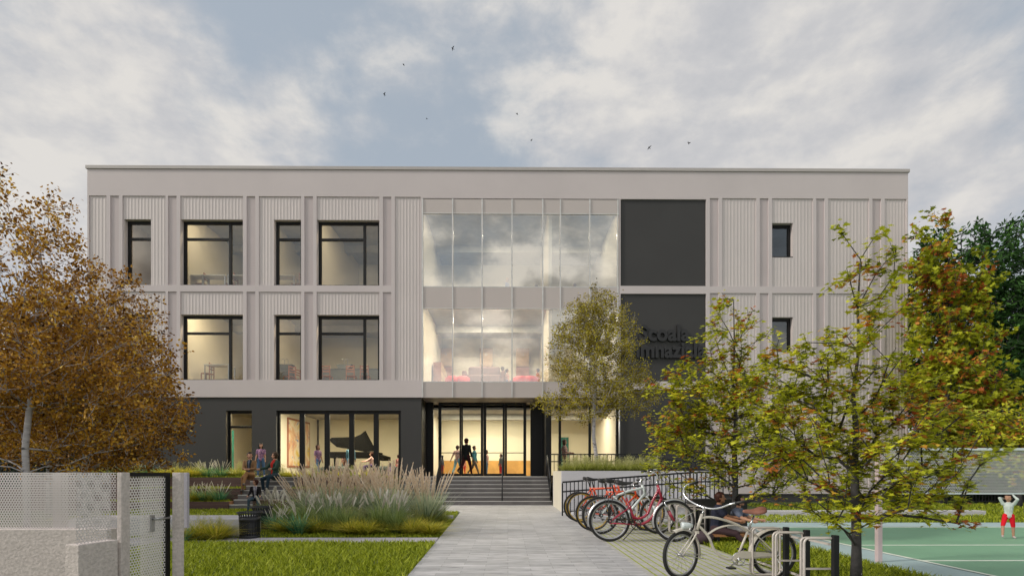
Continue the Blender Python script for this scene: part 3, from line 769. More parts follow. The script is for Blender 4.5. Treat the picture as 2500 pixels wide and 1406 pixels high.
# concrete planter with the small birch
zP = 1.372
def planter(name, label, x0, x1, y0, y1, zt, m, m2=None, wall_t=.14, soil_m=soil):
    r = thing(name, label, 'planter', (x0, y0, 0))
    mb = MB(); w, d = x1 - x0, y1 - y0
    mb.box(0, w, 0, wall_t, -.05, zt); mb.box(0, w, d - wall_t, d, -.05, zt)
    mb.box(.0, wall_t, wall_t + .001, d - wall_t - .001, -.05, zt, 1 if m2 else 0); mb.box(w - wall_t, w, wall_t + .001, d - wall_t - .001, -.05, zt, 1 if m2 else 0)
    o = mb.build('planter_wall', [m, m2 or m], r)
    mb = MB(); mb.box(wall_t + .001, w - wall_t - .001, wall_t + .001, d - wall_t - .001, zt - .3, zt - .06); mb.build('planter_soil', soil_m, r)
    return r
planter('planter', 'long white concrete planter with tall grass and a birch beside the steps', PX, PX + 5.1, 17.07, 20.3, zP, concrete, concrete_lit)
# ramp: slab rising to the right, then back behind the planter
mb = MB()
r = thing('access_ramp', 'pale concrete ramp rising to the right in front of the planter', 'ramp', (PX, 15.6, 0))
mb.prism([(0.1, 0, -.02), (4.3, 0, -.02), (4.3, 0, .32), (0.1, 0, .0)], (0, 1.3, 0)); mb.build('ramp_slab', concrete, r)
mb = MB(); mb.box(4.3, 5.0, 0, 1.3, -.02, .32); mb.build('ramp_landing', concrete, r)
def fence_rail(name, label, a, b, h, gap=.14, mid=None, cat='railing', pm=blackrail, zb=0.08):
    """a, b: foot points; vertical balusters between a flat top rail and a bottom rail"""
    a = Vector(a); b = Vector(b); r = thing(name, label, cat, a); d = b - a; L = math.hypot(d.x, d.y)
    mb = MB(); mb.bar(Vector((0, 0, h)), d + Vector((0, 0, h)), .05, .05); mb.build('top_rail', pm, r)
    if mid is not None: mb = MB(); mb.bar(Vector((0, 0, mid)), d + Vector((0, 0, mid)), .045, .045); mb.build('middle_rail', pm, r)
    mb = MB(); mb.bar(Vector((0, 0, zb)), d + Vector((0, 0, zb)), .03, .03); mb.build('bottom_rail', pm, r)
    mb = MB(); n = int(L / gap)
    for k in range(n + 1):
        p = d * (k / n); w = .013 if k % 12 else .02
        mb.box(p.x - w, p.x + w, p.y - w, p.y + w, p.z, p.z + h - .026)
    mb.build('balusters', pm, r)
    return r
xr0 = X(1373, 15.55)
fence_rail('ramp_railing', 'black baluster railing climbing along the near side of the ramp', (xr0, 15.55, .0), (xr0 + 4.0, 15.55, .30), 1.02, .118, .73, zb=.12)
fence_rail('ramp_railing', 'black baluster railing continuing up the ramp behind the left maple', (xr0 + 4.1, 15.55, .30), (xr0 + 4.9, 15.55, .32), 1.02, .118, .73, zb=.06)
fence_rail('landing_railing', 'black railing on the landing behind the tall grass of the planter', (xb + .1, 22.0, GF - .1), (X(1558, 22.0), 22.0, GF - .1), 1.06, .16, .75)
fence_rail('upper_railing', 'black railing sloping down to the right behind the planter grass', (X(1560, 21.9), 21.9, GF - .14), (X(1780, 21.9), 21.9, .62), 1.0, .16, .7)
# dark retaining wall with a low timber bench by the racks
mb = MB(); mb.box(3.95, 5.13, 10.92, 11.3, -.05, .74); o = mb.build('retaining_wall', dark, bevel=.012); tag(o, 'low charcoal wall behind the people seated by the bicycle racks', 'wall')
r = thing('bench', 'low slatted timber bench in front of the charcoal wall', 'bench', (4.28, 9.55, 0))
mb = MB()
for k in range(4): mb.box(-.55, .55, -.2 + k * .1, -.115 + k * .1, .13, .17)
mb.build('seat', planko, r)
for sx in (-.45, .4): mb = MB(); mb.box(sx, sx + .06, -.18, .18, -.02, .129); mb.build('leg', blackrail, r)
mb = MB(); mb.box(7.0, X(2393, 15.8), 15.6, 15.95, -.03, .14); o = mb.build('low_wall', concrete, bevel=.01); tag(o, 'long low pale concrete wall in the grass beyond the court', 'wall')
# concrete bench left
r = thing('concrete_bench', 'low pale concrete slab bench in the grass left of the litter bins', 'bench', (-6.4, 10.55, 0))
mb = MB(); mb.box(-2.6, X(583, 10.55) + 6.4, 0, .95, -.03, .36); mb.build('slab', concrete, r, bevel=.012)
# ---- terraces of timber on both sides of the garden steps
xg0, xg1 = G(561, 1242).x, G(561, 1242).x + 1.75
steps('garden_steps', 'narrow grey garden steps between the timber terraces', xg0, xg1, 18.5, 7, RI, .30, YF + .05)
def terrace(label, x0, x1, y0, y1, zt, side=1):
    r = thing('timber_planter', label, 'planter', (x0, y0, 0)); w = x1 - x0; d = y1 - y0
    mb = MB(); mb.box(0, w, 0, .07, -.03, zt); mb.build('front_boards', plankd, r)
    mb = MB()
    if side > 0: mb.box(w - .07, w, .071, d, -.03, zt)
    else: mb.box(0, .07, .071, d, -.03, zt)
    mb.build('end_boards', planko, r)
    mb = MB(); a, b = (.001, w - .071) if side > 0 else (.071, w); mb.box(a, b, .071, d, -.03, zt - .05); mb.build('planter_soil', turf, r)
    return r
tl = [(18.45, 19.28, .27), (19.30, 20.15, .72), (20.17, YF + .05, 1.13)]
lab = ['lowest timber planter left of the garden steps', 'middle timber planter left of the garden steps', 'top timber planter left of the garden steps, below the charcoal wall']
for (y0, y1, zt), lb in zip(tl, lab): terrace(lb, -19, xg0 - .004, y0, y1, zt)
lab = ['lowest timber planter right of the garden steps, behind the feathery grasses', 'middle timber planter right of the garden steps', 'top timber planter right of the garden steps, below the music room windows']
for (y0, y1, zt), lb in zip(tl, lab): terrace(lb, xg1 + .004, -4.63, y0, y1, zt, -1)
def lawn_on(name, x0, x1, y0, y1, z, dens=420, seed=11): return lawn(name, [(x0, x1, y0, y1)], dens, .13, seed, z=z, w=.014)
for k, (y0, y1, zt) in enumerate(tl):
    lawn_on('grass', -14.5, xg0 - .1, y0 + .1, min(y1, y0 + 1.2), zt - .05, seed=20 + k)
    lawn_on('grass', xg1 + .1, -4.7, y0 + .1, min(y1, y0 + 1.2), zt - .05, seed=30 + k)
# ---------------------------------------------------------------- fence and gate at the left edge
perf_n = perf_mat('perforated_steel', (.60, .56, .56), .0285, .375)
perf_g = perf_mat('perforated_gate_steel', (.74, .71, .69), .0285, .33)
perf_r = perf_mat('perforated_white_steel', (.70, .70, .68), .026, .40)
ZW = .72; TOPZ = HC + .004
def panel(name, parent, a, b, z0, z1, m, th=0):
    """thin perforated sheet from a to b (world xy)"""
    a = Vector((*a, 0)); b = Vector((*b, 0)); L = (b - a).length; ang = math.atan2(b.y - a.y, b.x - a.x)
    mb = MB(); mb.add([(0, 0, 0), (L, 0, 0), (L, 0, z1 - z0), (0, 0, z1 - z0)], [(0, 1, 2, 3)])
    o = mb.build(name, m, parent); o.location = (a.x, a.y, z0) if not parent else Vector((a.x, a.y, z0)) - parent.location; o.rotation_euler = (0, 0, ang)
    return o
ya = 5.33; xA0, xA1 = -9.5, X(262, ya)
r = thing('garden_wall', 'rough pale stucco wall topped with perforated panels, left edge', 'wall', (xA0, ya, 0))
mb = MB(); mb.box(0, xA1 - xA0, 0, .16, -.05, ZW); mb.build('wall', stucco, r, bevel=.008)
panel('perforated_panel', r, (xA0, ya + .04), (xA1, ya + .04), ZW, TOPZ, perf_n)
panel('perforated_panel', r, (xA0, ya + .12), (xA1, ya + .12), ZW, TOPZ, perf_n)
for px, w in ((145, .095), (-40, .095)):
    mb = MB(); x = X(px, ya + .2) - xA0; mb.box(x - w / 2, x + w / 2, .17, .26, -.05, TOPZ); mb.build('pillar', stucco, r, bevel=.005)
q0 = (X(185, 4.17), 4.17); q1 = (X(272, 4.46), 4.46)
r = thing('return_wall', 'short stucco return wall with perforated panel beside the gate', 'wall', (q0[0], q0[1], 0))
dq = Vector((q1[0] - q0[0], q1[1] - q0[1], 0)); nq = Vector((dq.y, -dq.x, 0)).normalized()   # towards the camera side (+x)
mb = MB(); e0 = Vector((0, 0, 0)) - dq * .02; e1 = dq * 1.1
mb.prism([e0 - nq * .10 + Vector((0, 0, -.05)), e0 + nq * .035 + Vector((0, 0, -.05)), e1 + nq * .035 + Vector((0, 0, -.05)), e1 - nq * .10 + Vector((0, 0, -.05))], (0, 0, ZW + .05)); mb.build('wall', stucco, r, bevel=.005)
panel('perforated_panel', r, q0, q1, ZW + .001, TOPZ, perf_n)
def pillar(label, px0, px1, Y, dep):
    mb = MB(); a, b = X(px0, Y), X(px1, Y); mb.box(0, b - a, 0, dep, -.05, TOPZ); o = mb.build('gate_pillar', stucco, bevel=.005, loc=(a, Y, 0)); tag(o, label, 'pillar'); return o
pillar('stucco pillar on the left side of the perforated gate', 285, 297, 4.50, .10)
pillar('stucco pillar on the right side of the perforated gate', 420, 442, 5.12, .05)
ga = Vector((X(298, 4.62), 4.62, 0)); gb = Vector((X(411.5, 5.14), 5.14, 0)); L = (gb - ga).length
r = thing('garden_gate', 'perforated metal garden gate in a black frame with lever handle', 'gate', ga, math.atan2(gb.y - ga.y, gb.x - ga.x))
mb = MB(); t = .045
mb.box(0, L, -.02, .02, TOPZ - .035, TOPZ); mb.box(L - t, L, -.019, .019, -.03, TOPZ - .036); mb.box(0, .02, -.019, .019, -.03, TOPZ - .036)
mb.build('gate_frame', black, r)
mb = MB(); mb.add([(.02, -.004, .02), (L - t, -.004, .02), (L - t, -.004, TOPZ - .036), (.02, -.004, TOPZ - .036)], [(0, 1, 2, 3)]); mb.build('perforated_panel', perf_g, r)
mb = MB(); mb.add([(L - .30, .03, .02), (L - t, .03, .02), (L - t, .03, TOPZ - .036), (L - .30, .03, TOPZ - .036)], [(0, 1, 2, 3)]); mb.build('perforated_panel', perf_g, r)
hb = MB(); hx = L * .60; hb.box(hx - .02, hx + .02, -.022, -.006, HC - .56, HC - .40); hb.tube([(hx, -.02, HC - .44), (hx, -.06, HC - .44), (hx + .02, -.065, HC - .44), (hx + .15, -.065, HC - .44)], .011, 8); hb.build('handle', alu, r)
mb = MB(); a, b = X(444, 5.42), X(457, 5.42); mb.box(a, b, 5.42, 5.46, ZW, TOPZ); o = mb.build('post_box', kerbm, bevel=.004); tag(o, 'narrow lavender grey metal box fixed behind the right gate pillar', 'box')
# perforated screen by the court on its pale post
r = thing('perforated_screen', 'white perforated metal screen held over the court by a pale post', 'screen', (X(2145, 7.5), 7.5, 0))
z0_, z1_ = Z(2143, 1206, 7.5), Z(2143, 1093, 7.5); sw = 4.6
mb = MB(); mb.box(-.035, .035, -.035, .035, -.02, z1_ - .01); mb.box(sw - .07, sw, -.035, .035, -.02, z1_ - .01); mb.build('post', pinkpost, r, bevel=.006)
mb = MB(); f_ = .034
mb.box(.036, sw - .071, -.02, .02, z1_ - f_, z1_); mb.box(.036, sw - .071, -.02, .02, z0_, z0_ + .022); mb.build('screen_frame', white_p, r)
mb = MB(); mb.add([(.036, 0, z0_ + .022), (sw - .07, 0, z0_ + .022), (sw - .07, 0, z1_ - f_), (.036, 0, z1_ - f_)], [(0, 1, 2, 3)]); mb.build('perforated_panel', perf_r, r)
# black boundary fence beyond the court
fence_rail('boundary_fence', 'black steel bar fence in front of the dark hedge beyond the court', (XR - .5, 22.6, -.03), (38, 22.6, -.03), 1.9, .14, 1.7)
fence_rail('boundary_fence', 'black steel bar fence under the orange birches at the left', (-34, 22.0, .0), (XL - .2, 22.0, .0), 1.75, .14, 1.55)
# ---------------------------------------------------------------- litter bins
def bin_():
    r = thing('litter_bin', 'black slatted metal litter bin standing on the lawn corner', 'litter bin')
    mb = MB(); n = 26
    for k in range(n):
        a = 2 * PI * k / n; c, s = math.cos(a), math.sin(a)
        pr = [(.180, .03), (.184, .38), (.190, .44), (.215, .50)]
        for (r0, za_), (r1, zb_) in zip(pr[:-1], pr[1:]):
            p0 = Vector((c * r0, s * r0, za_)); p1 = Vector((c * r1, s * r1, zb_)); mb.bar(p0, p1, .024, .006, up=(c, s, 0))
    mb.build('slats', binm, r)
    for nm, prof in (('base_ring', [(.17, .02), (.188, .02), (.188, .06), (.17, .06)]), ('band', [(.182, .33), (.192, .33), (.196, .42), (.186, .42)])):
        mb = MB(); mb.lathe(prof + prof[:1], 28); mb.build(nm, binm, r)
    mb = MB(); mb.tube([(math.cos(a) * .225, math.sin(a) * .225, .505) for a in [2 * PI * k / 28 for k in range(28)]], .013, 8, closed=True); mb.build('rim', binm, r)
    mb = MB(); mb.lathe([(.0, .035), (.165, .035), (.168, .36), (.160, .36), (.157, .05), (0, .05)], 24); mb.build('liner', blackpl, r)
    return r
b1 = bin_(); p = G(610, 1313); b1.location = p; b1.scale = (1.02,) * 3
p = G(640, 1292); dup(b1, p, 0, 'second black slatted litter bin, half hidden by grasses behind the first', 1.04)
# ---------------------------------------------------------------- ornamental grasses
def clump_mesh(name, n, h, spread, w, droop, seed, lean=.5, segs=5):
    r = np.random.default_rng(seed)
    az = r.uniform(0, 2 * PI, n); rad = r.uniform(0, 1, n) ** .5 * spread * .22
    L = h * r.uniform(.55, 1.1, n); ln = np.abs(r.normal(0, lean, n)) + .05; dr = droop * r.uniform(.3, 1.4, n)
    root = np.stack([np.cos(az) * rad, np.sin(az) * rad, np.zeros(n)], 1)
    out = np.stack([np.cos(az + r.normal(0, .4, n)), np.sin(az + r.normal(0, .4, n)), np.zeros(n)], 1)
    side = np.stack([-out[:, 1], out[:, 0], out[:, 2]], 1)
    tw = r.uniform(-.8, .8, n)[:, None]; side = side * np.cos(tw) + np.array([0, 0, 1.]) * np.sin(tw) * .3
    ts = np.linspace(0, 1, segs + 1); V = []
    for t in ts:
        p = root + out * ((ln * t + dr * t * t) * L)[:, None] * .8 + np.array([0, 0, 1.]) * (L * (t - .42 * dr * t * t * 1.2 - .12 * ln * t))[:, None]
        ww = w * (1 - t ** 2.2 * .93) * (.45 + .9 * min(1, t * 4 + .3)) 
        V += [p - side * ww / 2, p + side * ww / 2]
    V = np.stack(V, 1); k = 2 * (segs + 1); base = np.arange(n)[:, None] * k
    q = np.concatenate([base + np.array([2 * i, 2 * i + 1, 2 * i + 3, 2 * i + 2]) for i in range(segs)], 1).ravel()
    tint = np.clip(np.repeat(r.normal(.5, .22, n), segs) + np.tile(np.linspace(-.15, .2, segs), n), 0, 1)
    return V.reshape(-1, 3), np.full(n * segs, 4), q, tint
def plume_mesh(n, h, spread, plen, pr, seed, lean=.35, droop=.1, hairs=60, stem_w=.006):
    """stems with feathery heads: stems and heads as two sets of faces"""
    r = np.random.default_rng(seed); V = []; F = []; T = []; M = []
    for i in range(n):
        az = r.uniform(0, 2 * PI); ln = min(abs(r.normal(0, lean)), .8); hh = h * r.uniform(.8, 1.08)
        o = Vector((math.cos(az), math.sin(az), 0)); rt = o * r.uniform(0, spread * .2)
        f = lambda t: rt + o * (ln * t + droop * t * t) * hh * .75 + Vector((0, 0, hh * (t - .14 * ln * t - .25 * droop * t * t)))
        s = Vector((-o.y, o.x, 0)); b = len(V); K = 6
        for k in range(K + 1): q = f(k / K * .97); V += [q - s * stem_w / 2, q + s * stem_w / 2]
        for k in range(K): F.append([b + 2 * k, b + 2 * k + 1, b + 2 * k + 3, b + 2 * k + 2]); T.append(r.uniform(.3, .6)); M.append(0)
        t0 = 1 - plen / hh
        tg = (f(1) - f(t0)).normalized(); u = tg.orthogonal().normalized(); w = tg.cross(u)
        for k in range(hairs):
            t = (k + r.uniform(0, 1)) / hairs; c = f(t0) * (1 - t) + f(1) * t
            env = pr * math.sin(PI * min(1, t * .88 + .10)) ** .7
            a = r.uniform(0, 2 * PI); d = (u * math.cos(a) + w * math.sin(a)) * env * r.uniform(.5, 1.1) + tg * (env * 1.4 + plen * .05)
            sd = d.cross(tg).normalized() * (pr * .36); b = len(V); V += [c - sd, c + sd, c + d]; F.append([b, b + 1, b + 2]); T.append(r.uniform(0, 1)); M.append(1)
    return V, F, T, M
def seeds_mesh(n, h, seed):
    r = np.random.default_rng(seed); V = []; F = []; T = []
    for i in range(n):
        az = r.uniform(0, 2 * PI); ln = abs(r.normal(0, .35)); hh = h * r.uniform(.6, 1.05); o = Vector((math.cos(az), math.sin(az), 0)); s = Vector((-o.y, o.x, 0))
        f = lambda t: o * ln * t * hh + Vector((0, 0, hh * t)); b = len(V)
        for k in range(4): q = f(k / 3); V += [q - s * .002, q + s * .002]
        for k in range(3): F.append([b + 2 * k, b + 2 * k + 1, b + 2 * k + 3, b + 2 * k + 2]); T.append(.3)
        for k in range(14):
            c = f(r.uniform(.6, 1)) + Vector(r.normal(0, .022, 3)); d = Vector(r.normal(0, 1, 3)).normalized() * .014; e = d.orthogonal().normalized() * .007
            b = len(V); V += [c - d, c + e, c + d, c - e]; F.append([b, b + 1, b + 2, b + 3]); T.append(r.uniform(.3, 1))
    return V, F, T
def fl(F): return np.array([len(f) for f in F]), np.concatenate([np.array(f) for f in F])
def grass_kind(kind, seed):
    nm, lb, cat, specs = KINDS[kind]
    root = thing(nm, '', cat); root['label'] = lb
    for sp in specs:
        if sp[0] == 'blades':
            _, m, n, h, spread, w, droop, lean = sp
            V, c, q, t = clump_mesh('b', n, h, spread, w, droop, seed, lean); np_mesh('blades', V, c, q, m, root, t)
        elif sp[0] == 'plumes':
            _, m, n, h, spread, plen, pr, lean, droop, hairs = sp
            V, F, T, M = plume_mesh(n, h, spread, plen, pr, seed + 5, lean, droop, hairs); c, q = fl(F); np_mesh('plumes', V, c, q, [orn_y, m], root, T, midx=M)
        else:
            _, m, n, h = sp; V, F, T = seeds_mesh(n, h, seed + 9); c, q = fl(F); np_mesh('seed_heads', V, c, q, m, root, T)
    return root
KINDS = {
 'pampas': ('feather_reed_grass', 'x', 'ornamental grass', [('blades', orn_g, 520, 1.3, 1.2, .021, .18, .62), ('plumes', plume_p, 46, 1.85, 1.2, .84, .038, .60, .0, 120)]),
 'fountain': ('fountain_grass', 'x', 'ornamental grass', [('blades', orn_k, 420, .72, .5, .008, .32, .38), ('plumes', plume_w, 9, 1.02, .5, .26, .040, .26, .20, 230)]),
 'emerald': ('feather_grass', 'x', 'ornamental grass', [('blades', orn_d, 150, .52, .5, .015, .45, .60), ('plumes', plume_w, 15, .68, .5, .24, .016, .42, .2, 90)]),
 'ochre': ('sedge_tuft', 'x', 'ornamental grass', [('blades', orn_o, 480, .46, .5, .009, .8, .75)]),
 'meadow': ('meadow_grass', 'x', 'ornamental grass', [('blades', orn_y, 260, .42, .5, .008, .5, .55), ('seeds', seed_y, 26, .55)]),
}
PROTO = {}
def grass(kind, loc, s, label, group):
    ks = PROTO.setdefault(kind, [])
    if len(ks) < 3:
        r = grass_kind(kind, 100 + 17 * len(ks) + hash_(kind)); ks.append(r); r.location = loc; r.scale = (s,) * 3; r.rotation_euler = (0, 0, random.uniform(0, 6.28)); r['label'] = label; r['group'] = group; return r
    r = dup(random.choice(ks), loc, random.uniform(0, 6.28), label, s * random.uniform(.94, 1.06), group); return r
def hash_(s): return sum(ord(c) * (i + 1) for i, c in enumerate(s)) % 97
GB = 'ornamental grasses in the bed beside the path'
# big feathery clumps (photo x, distance)
for px, Y, s, lb in ((812, 13.2, .86, 'tall pink feathery grass clump, leftmost of the big ones behind the bins'), (880, 14.2, .80, 'tall pink feathery grass clump second from the left'),
                    (955, 13.0, .86, 'tall pink feathery grass clump in the middle of the bed'), (1040, 13.2, .80, 'tall pink feathery grass clump nearest the entrance steps'),
                    (765, 14.2, .78, 'tall pink feathery grass clump in front of the garden steps'), (905, 14.6, .84, 'tall pink feathery grass clump at the back of the bed')):
    p = P(px, 1154, Y); p.z = 0; grass('pampas', p, s, lb, GB)
fx_ = [(690, 12.4), (742, 11.9), (800, 11.5), (845, 11.3), (925, 11.3), (968, 11.1), (655, 12.8)]
ord_ = ['first', 'second', 'third', 'fourth', 'fifth', 'sixth', 'seventh', 'eighth', 'ninth', 'tenth', 'eleventh', 'twelfth', 'thirteenth', 'fourteenth', 'fifteenth', 'sixteenth', 'seventeenth', 'eighteenth', 'nineteenth', 'twentieth', 'twenty first', 'twenty second', 'twenty third', 'twenty fourth', 'twenty fifth']
for k, (px, Y) in enumerate(sorted(fx_)):
    p = P(px, 1154, Y); p.z = 0; grass('fountain', p, .95, 'dark fountain grass with white bottlebrush heads, %s from the left in the bed' % ord_[k], GB)
for k, (px, Y, s) in enumerate([(730, 10.9, 1.1), (672, 11.5, .9)]):
    p = P(px, 1154, Y); p.z = 0; grass('emerald', p, s, ('emerald grass with mauve plumes at the front of the bed', 'emerald grass with mauve plumes beside the second litter bin')[k], GB)
ox = [(772, 11.2), (858, 10.9), (892, 10.75), (1008, 10.95), (1052, 10.8), (706, 11.2)]
for k, (px, Y) in enumerate(sorted(ox)):
    p = P(px, 1154, Y); p.z = 0; grass('ochre', p, 1.0, 'low ochre sedge tuft, %s from the left along the bed edge' % ord_[k], GB)
mx_ = [(845, 12.4), (880, 12.6), (1015, 12.6), (1050, 12.9), (1080, 13.4), (770, 12.9), (930, 12.3)]
for k, (px, Y) in enumerate(sorted(mx_)):
    p = P(px, 1154, Y); p.z = 0; grass('meadow', p, .95, 'loose meadow grass with yellow seed heads, %s from the left in the bed' % ord_[k], GB)
GC = 'grass tufts by the concrete bench'
for (px, Y, kd, s, lb) in ((483, 10.0, 'ochre', 1.15, 'ochre sedge tuft in front of the concrete bench, the left one'), (527, 10.0, 'ochre', 1.1, 'ochre sedge tuft in front of the concrete bench, the right one'),
                          (492, 10.15, 'meadow', 1.0, 'meadow grass with seed heads above the left sedge tuft'), (535, 10.2, 'meadow', .9, 'meadow grass with seed heads above the right sedge tuft'), (448, 9.7, 'emerald', .7, 'small emerald grass beside the gate pillar')):
    p = P(px, 1154, Y); p.z = -.02; grass(kd, p, s, lb, GC)
GT = 'grasses planted along the top terrace'
row = [(250, 'ochre'), (283, 'emerald'), (318, 'ochre'), (360, 'emerald'), (330, 'meadow'), (402, 'ochre'), (440, 'ochre'), (432, 'meadow'), (470, 'ochre'), (508, 'emerald'), (540, 'emerald'), (578, 'ochre'), (585, 'meadow'), (484, 'meadow')]
cnt = {}
nmk = {'emerald': 'emerald grass with pale plumes', 'ochre': 'ochre sedge tuft', 'meadow': 'meadow grass with seed heads'}
for px, kd in sorted(row):
    Y = 21.0 + random.uniform(-.35, .25); p = P(px, 1154, Y); p.z = 1.08; i = cnt.get(kd, 0); cnt[kd] = i + 1
    grass(kd, p, 1.22 if kd == 'emerald' else 1.35, '%s on the top left terrace, %s from the left' % (nmk[kd], ord_[i]), GT)
cnt = {}
for px, kd in ((478, 'ochre'), (500, 'emerald'), (536, 'emerald'), (463, 'emerald'), (515, 'meadow'), (470, 'meadow')):
    p = P(px, 1154, 18.95); p.z = .22; i = cnt.get(kd, 0); cnt[kd] = i + 1
    grass(kd, p, 1.15, '%s in the lowest timber planter, %s one' % (nmk[kd], ord_[i]), 'grasses in the lowest timber planter')
cnt = {}
for px, kd in ((705, 'ochre'), (740, 'ochre'), (690, 'meadow'), (770, 'meadow'), (820, 'ochre'), (860, 'meadow'), (900, 'ochre')):
    p = P(px, 1154, 20.6); p.z = 1.08; i = cnt.get(kd, 0); cnt[kd] = i + 1
    grass(kd, p, 1.0, '%s on the terrace below the music room windows, %s one' % (nmk[kd], ord_[i]), 'grasses below the music room windows')
# the planter beside the entrance steps
k = 0
for y_ in (17.5, 18.1, 18.7, 19.4):
    for px in range(1378, 1600, 26):
        p = P(px + random.uniform(-8, 8), 1154, y_); p.z = zP - .08
        if p.x < PX + .2: continue
        k += 1; i = k
        grass('meadow', p, random.uniform(.95, 1.25), 'yellow green meadow grass filling the white planter', 'meadow grasses filling the white planter')
# ---------------------------------------------------------------- trees
def ell_pts(r, specs, n, shell=.45):
    """specs: (cx,cy,cz,rx,ry,rz,weight)"""
    w = np.array([s[6] for s in specs]); c = r.choice(len(specs), n, p=w / w.sum()); S = np.array([s[:6] for s in specs])[c]
    d = r.normal(0, 1, (n, 3)); d /= np.linalg.norm(d, axis=1)[:, None]; rad = r.uniform(0, 1, n) ** shell
    return S[:, :3] + d * rad[:, None] * S[:, 3:6]
def grow(r, trunk, att, up=.25, step=.28, alpha=1.35):
    """connects every attractor to the growing skeleton; returns nodes, parents"""
    N = [Vector(p) for p in trunk]; par = [-1] + list(range(len(trunk) - 1)); pl = [0.0]
    for i in range(1, len(N)): pl.append(pl[-1] + (N[i] - N[i - 1]).length * .35)
    A = np.array(att); ax = np.array([[p.x, p.y, p.z] for p in N])
    d0 = np.sqrt(((A[:, None, :2] - ax[None, :, :2]) ** 2).sum(2)).min(1)
    order = np.argsort(d0)
    arr = np.zeros((len(N) + len(A) * 12, 3)); arr[:len(N)] = ax; plen = np.zeros(len(arr)); plen[:len(N)] = pl; cnt = len(N)
    tips = []
    for i in order:
        a = A[i]; dv = a - arr[:cnt]; ds = np.linalg.norm(dv, axis=1) + 1e-6
        slope = dv[:, 2] / ds
        cost = ds * (1 + .9 * np.clip(up - slope, 0, 2)) + plen[:cnt] * .32
        j = int(np.argmin(cost)); st = Vector(arr[j]); tgt = Vector(a); L = (tgt - st).length
        k = max(1, min(10, int(L / step))); prev = j
        pd = (st - N[par[j]]).normalized() if par[j] >= 0 else Vector((0, 0, 1))
        dirn = (tgt - st).normalized(); c1 = st + (dirn * .6 + pd * .4).normalized() * L * .45 + Vector((0, 0, -.06 * L))
        for s in range(1, k + 1):
            t = s / k; q = st * (1 - t) ** 2 + c1 * 2 * t * (1 - t) + tgt * t * t
            if s < k: q = q + Vector(r.normal(0, .018 * min(L, 1.2), 3))
            N.append(q); par.append(prev); arr[cnt] = q; plen[cnt] = plen[prev] + (q - N[prev]).length; prev = cnt; cnt += 1
        tips.append(prev)
    return N, par, tips
def radii(N, par, tip, trunk_r, e=2.25):
    w = [0.0] * len(N)
    ch = [0] * len(N)
    for i, p in enumerate(par):
        if p >= 0: ch[p] += 1
    for i in range(len(N) - 1, -1, -1):
        if w[i] == 0: w[i] = tip ** e
        if par[i] >= 0: w[par[i]] += w[i] * .985
    rr = np.array(w) ** (1 / e); k = trunk_r / rr[0]
    if k < 1: rr = tip + (rr - rr.min()) * (trunk_r - tip) / (rr[0] - rr.min())
    return rr
def branch_mesh(name, N, par, rr, m, parent, n=5, minr=0.0, flare=1.25):
    A = np.array([[p.x, p.y, p.z] for p in N]); i1 = np.array([i for i, p in enumerate(par) if p >= 0]); i0 = np.array([par[i] for i in i1])
    a, b = A[i0], A[i1]; r1 = rr[i1]; r0 = np.minimum(rr[i0], r1 * 1.35 + .001)
    d = b - a; L = np.linalg.norm(d, axis=1)[:, None] + 1e-9; d = d / L
    ref = np.where(np.abs(d[:, 2:3]) < .9, np.array([[0, 0, 1.]]), np.array([[1., 0, 0]]))
    u = np.cross(d, ref); u /= np.linalg.norm(u, axis=1)[:, None]; w = np.cross(d, u); V = []
    for pt, rad, off in ((a, r0, -.3), (b, r1, .2)):
        for k in range(n):
            t = 2 * PI * k / n; V.append(pt + d * (rad * off)[:, None] + (u * math.cos(t) + w * math.sin(t)) * rad[:, None])
    V = np.stack(V, 1).reshape(-1, 3); E = len(i1); base = np.arange(E)[:, None] * 2 * n
    q = np.concatenate([base + np.array([k, (k + 1) % n, n + (k + 1) % n, n + k]) for k in range(n)], 1).ravel()
    return np_mesh(name, V, np.full(E * n, 4), q, m, parent, smooth=True)
def trunk_tube(name, pts, rs, m, parent, n=12):
    mb = MB(); mb.tube(pts, rs, n); return mb.build(name, m, parent)
LEAF = {
 'birch': (np.array([[0, 0], [.34, .22], [.26, .62], [0, 1.], [-.26, .62], [-.34, .22]]), .0),
 'maple': (np.array([[0, 0], [.12, .22], [.50, .05], [.36, .34], [.62, .52], [.28, .56], [.30, .78], [.12, .70], [0, 1.05], [-.12, .70], [-.30, .78], [-.28, .56], [-.62, .52], [-.36, .34], [-.50, .05], [-.12, .22]]), .0),
 'chest': (np.array([[0, 0], [.12, .35], [.16, .65], [0, 1.], [-.16, .65], [-.12, .35]]), .0),
}
def leaves(name, kind, C, Nn, size, m, parent, r, tint, dirs=None, fold=.18):
    """C centres, Nn normals; orients each leaf outline with random spin, or with given tip direction"""
    T, _ = LEAF[kind]; n = len(C); Nn = Nn / np.linalg.norm(Nn, axis=1)[:, None]
    h = r.normal(0, 1, (n, 3)) if dirs is None else dirs
    y = h - Nn * (h * Nn).sum(1)[:, None]; y /= np.linalg.norm(y, axis=1)[:, None] + 1e-9; x = np.cross(y, Nn)
    s = size * r.uniform(.65, 1.2, n); k = len(T)
    V = C[:, None, :] + (x[:, None, :] * T[None, :, 0:1] + y[:, None, :] * T[None, :, 1:2] + Nn[:, None, :] * (np.abs(T[None, :, 0:1]) * fold - T[None, :, 1:2] ** 2 * .18)) * s[:, None, None]
    idx = (np.arange(n)[:, None] * k + np.arange(k)).ravel()
    return np_mesh(name, V.reshape(-1, 3), np.full(n, k), idx, m, parent, np.clip(tint, 0, 1))
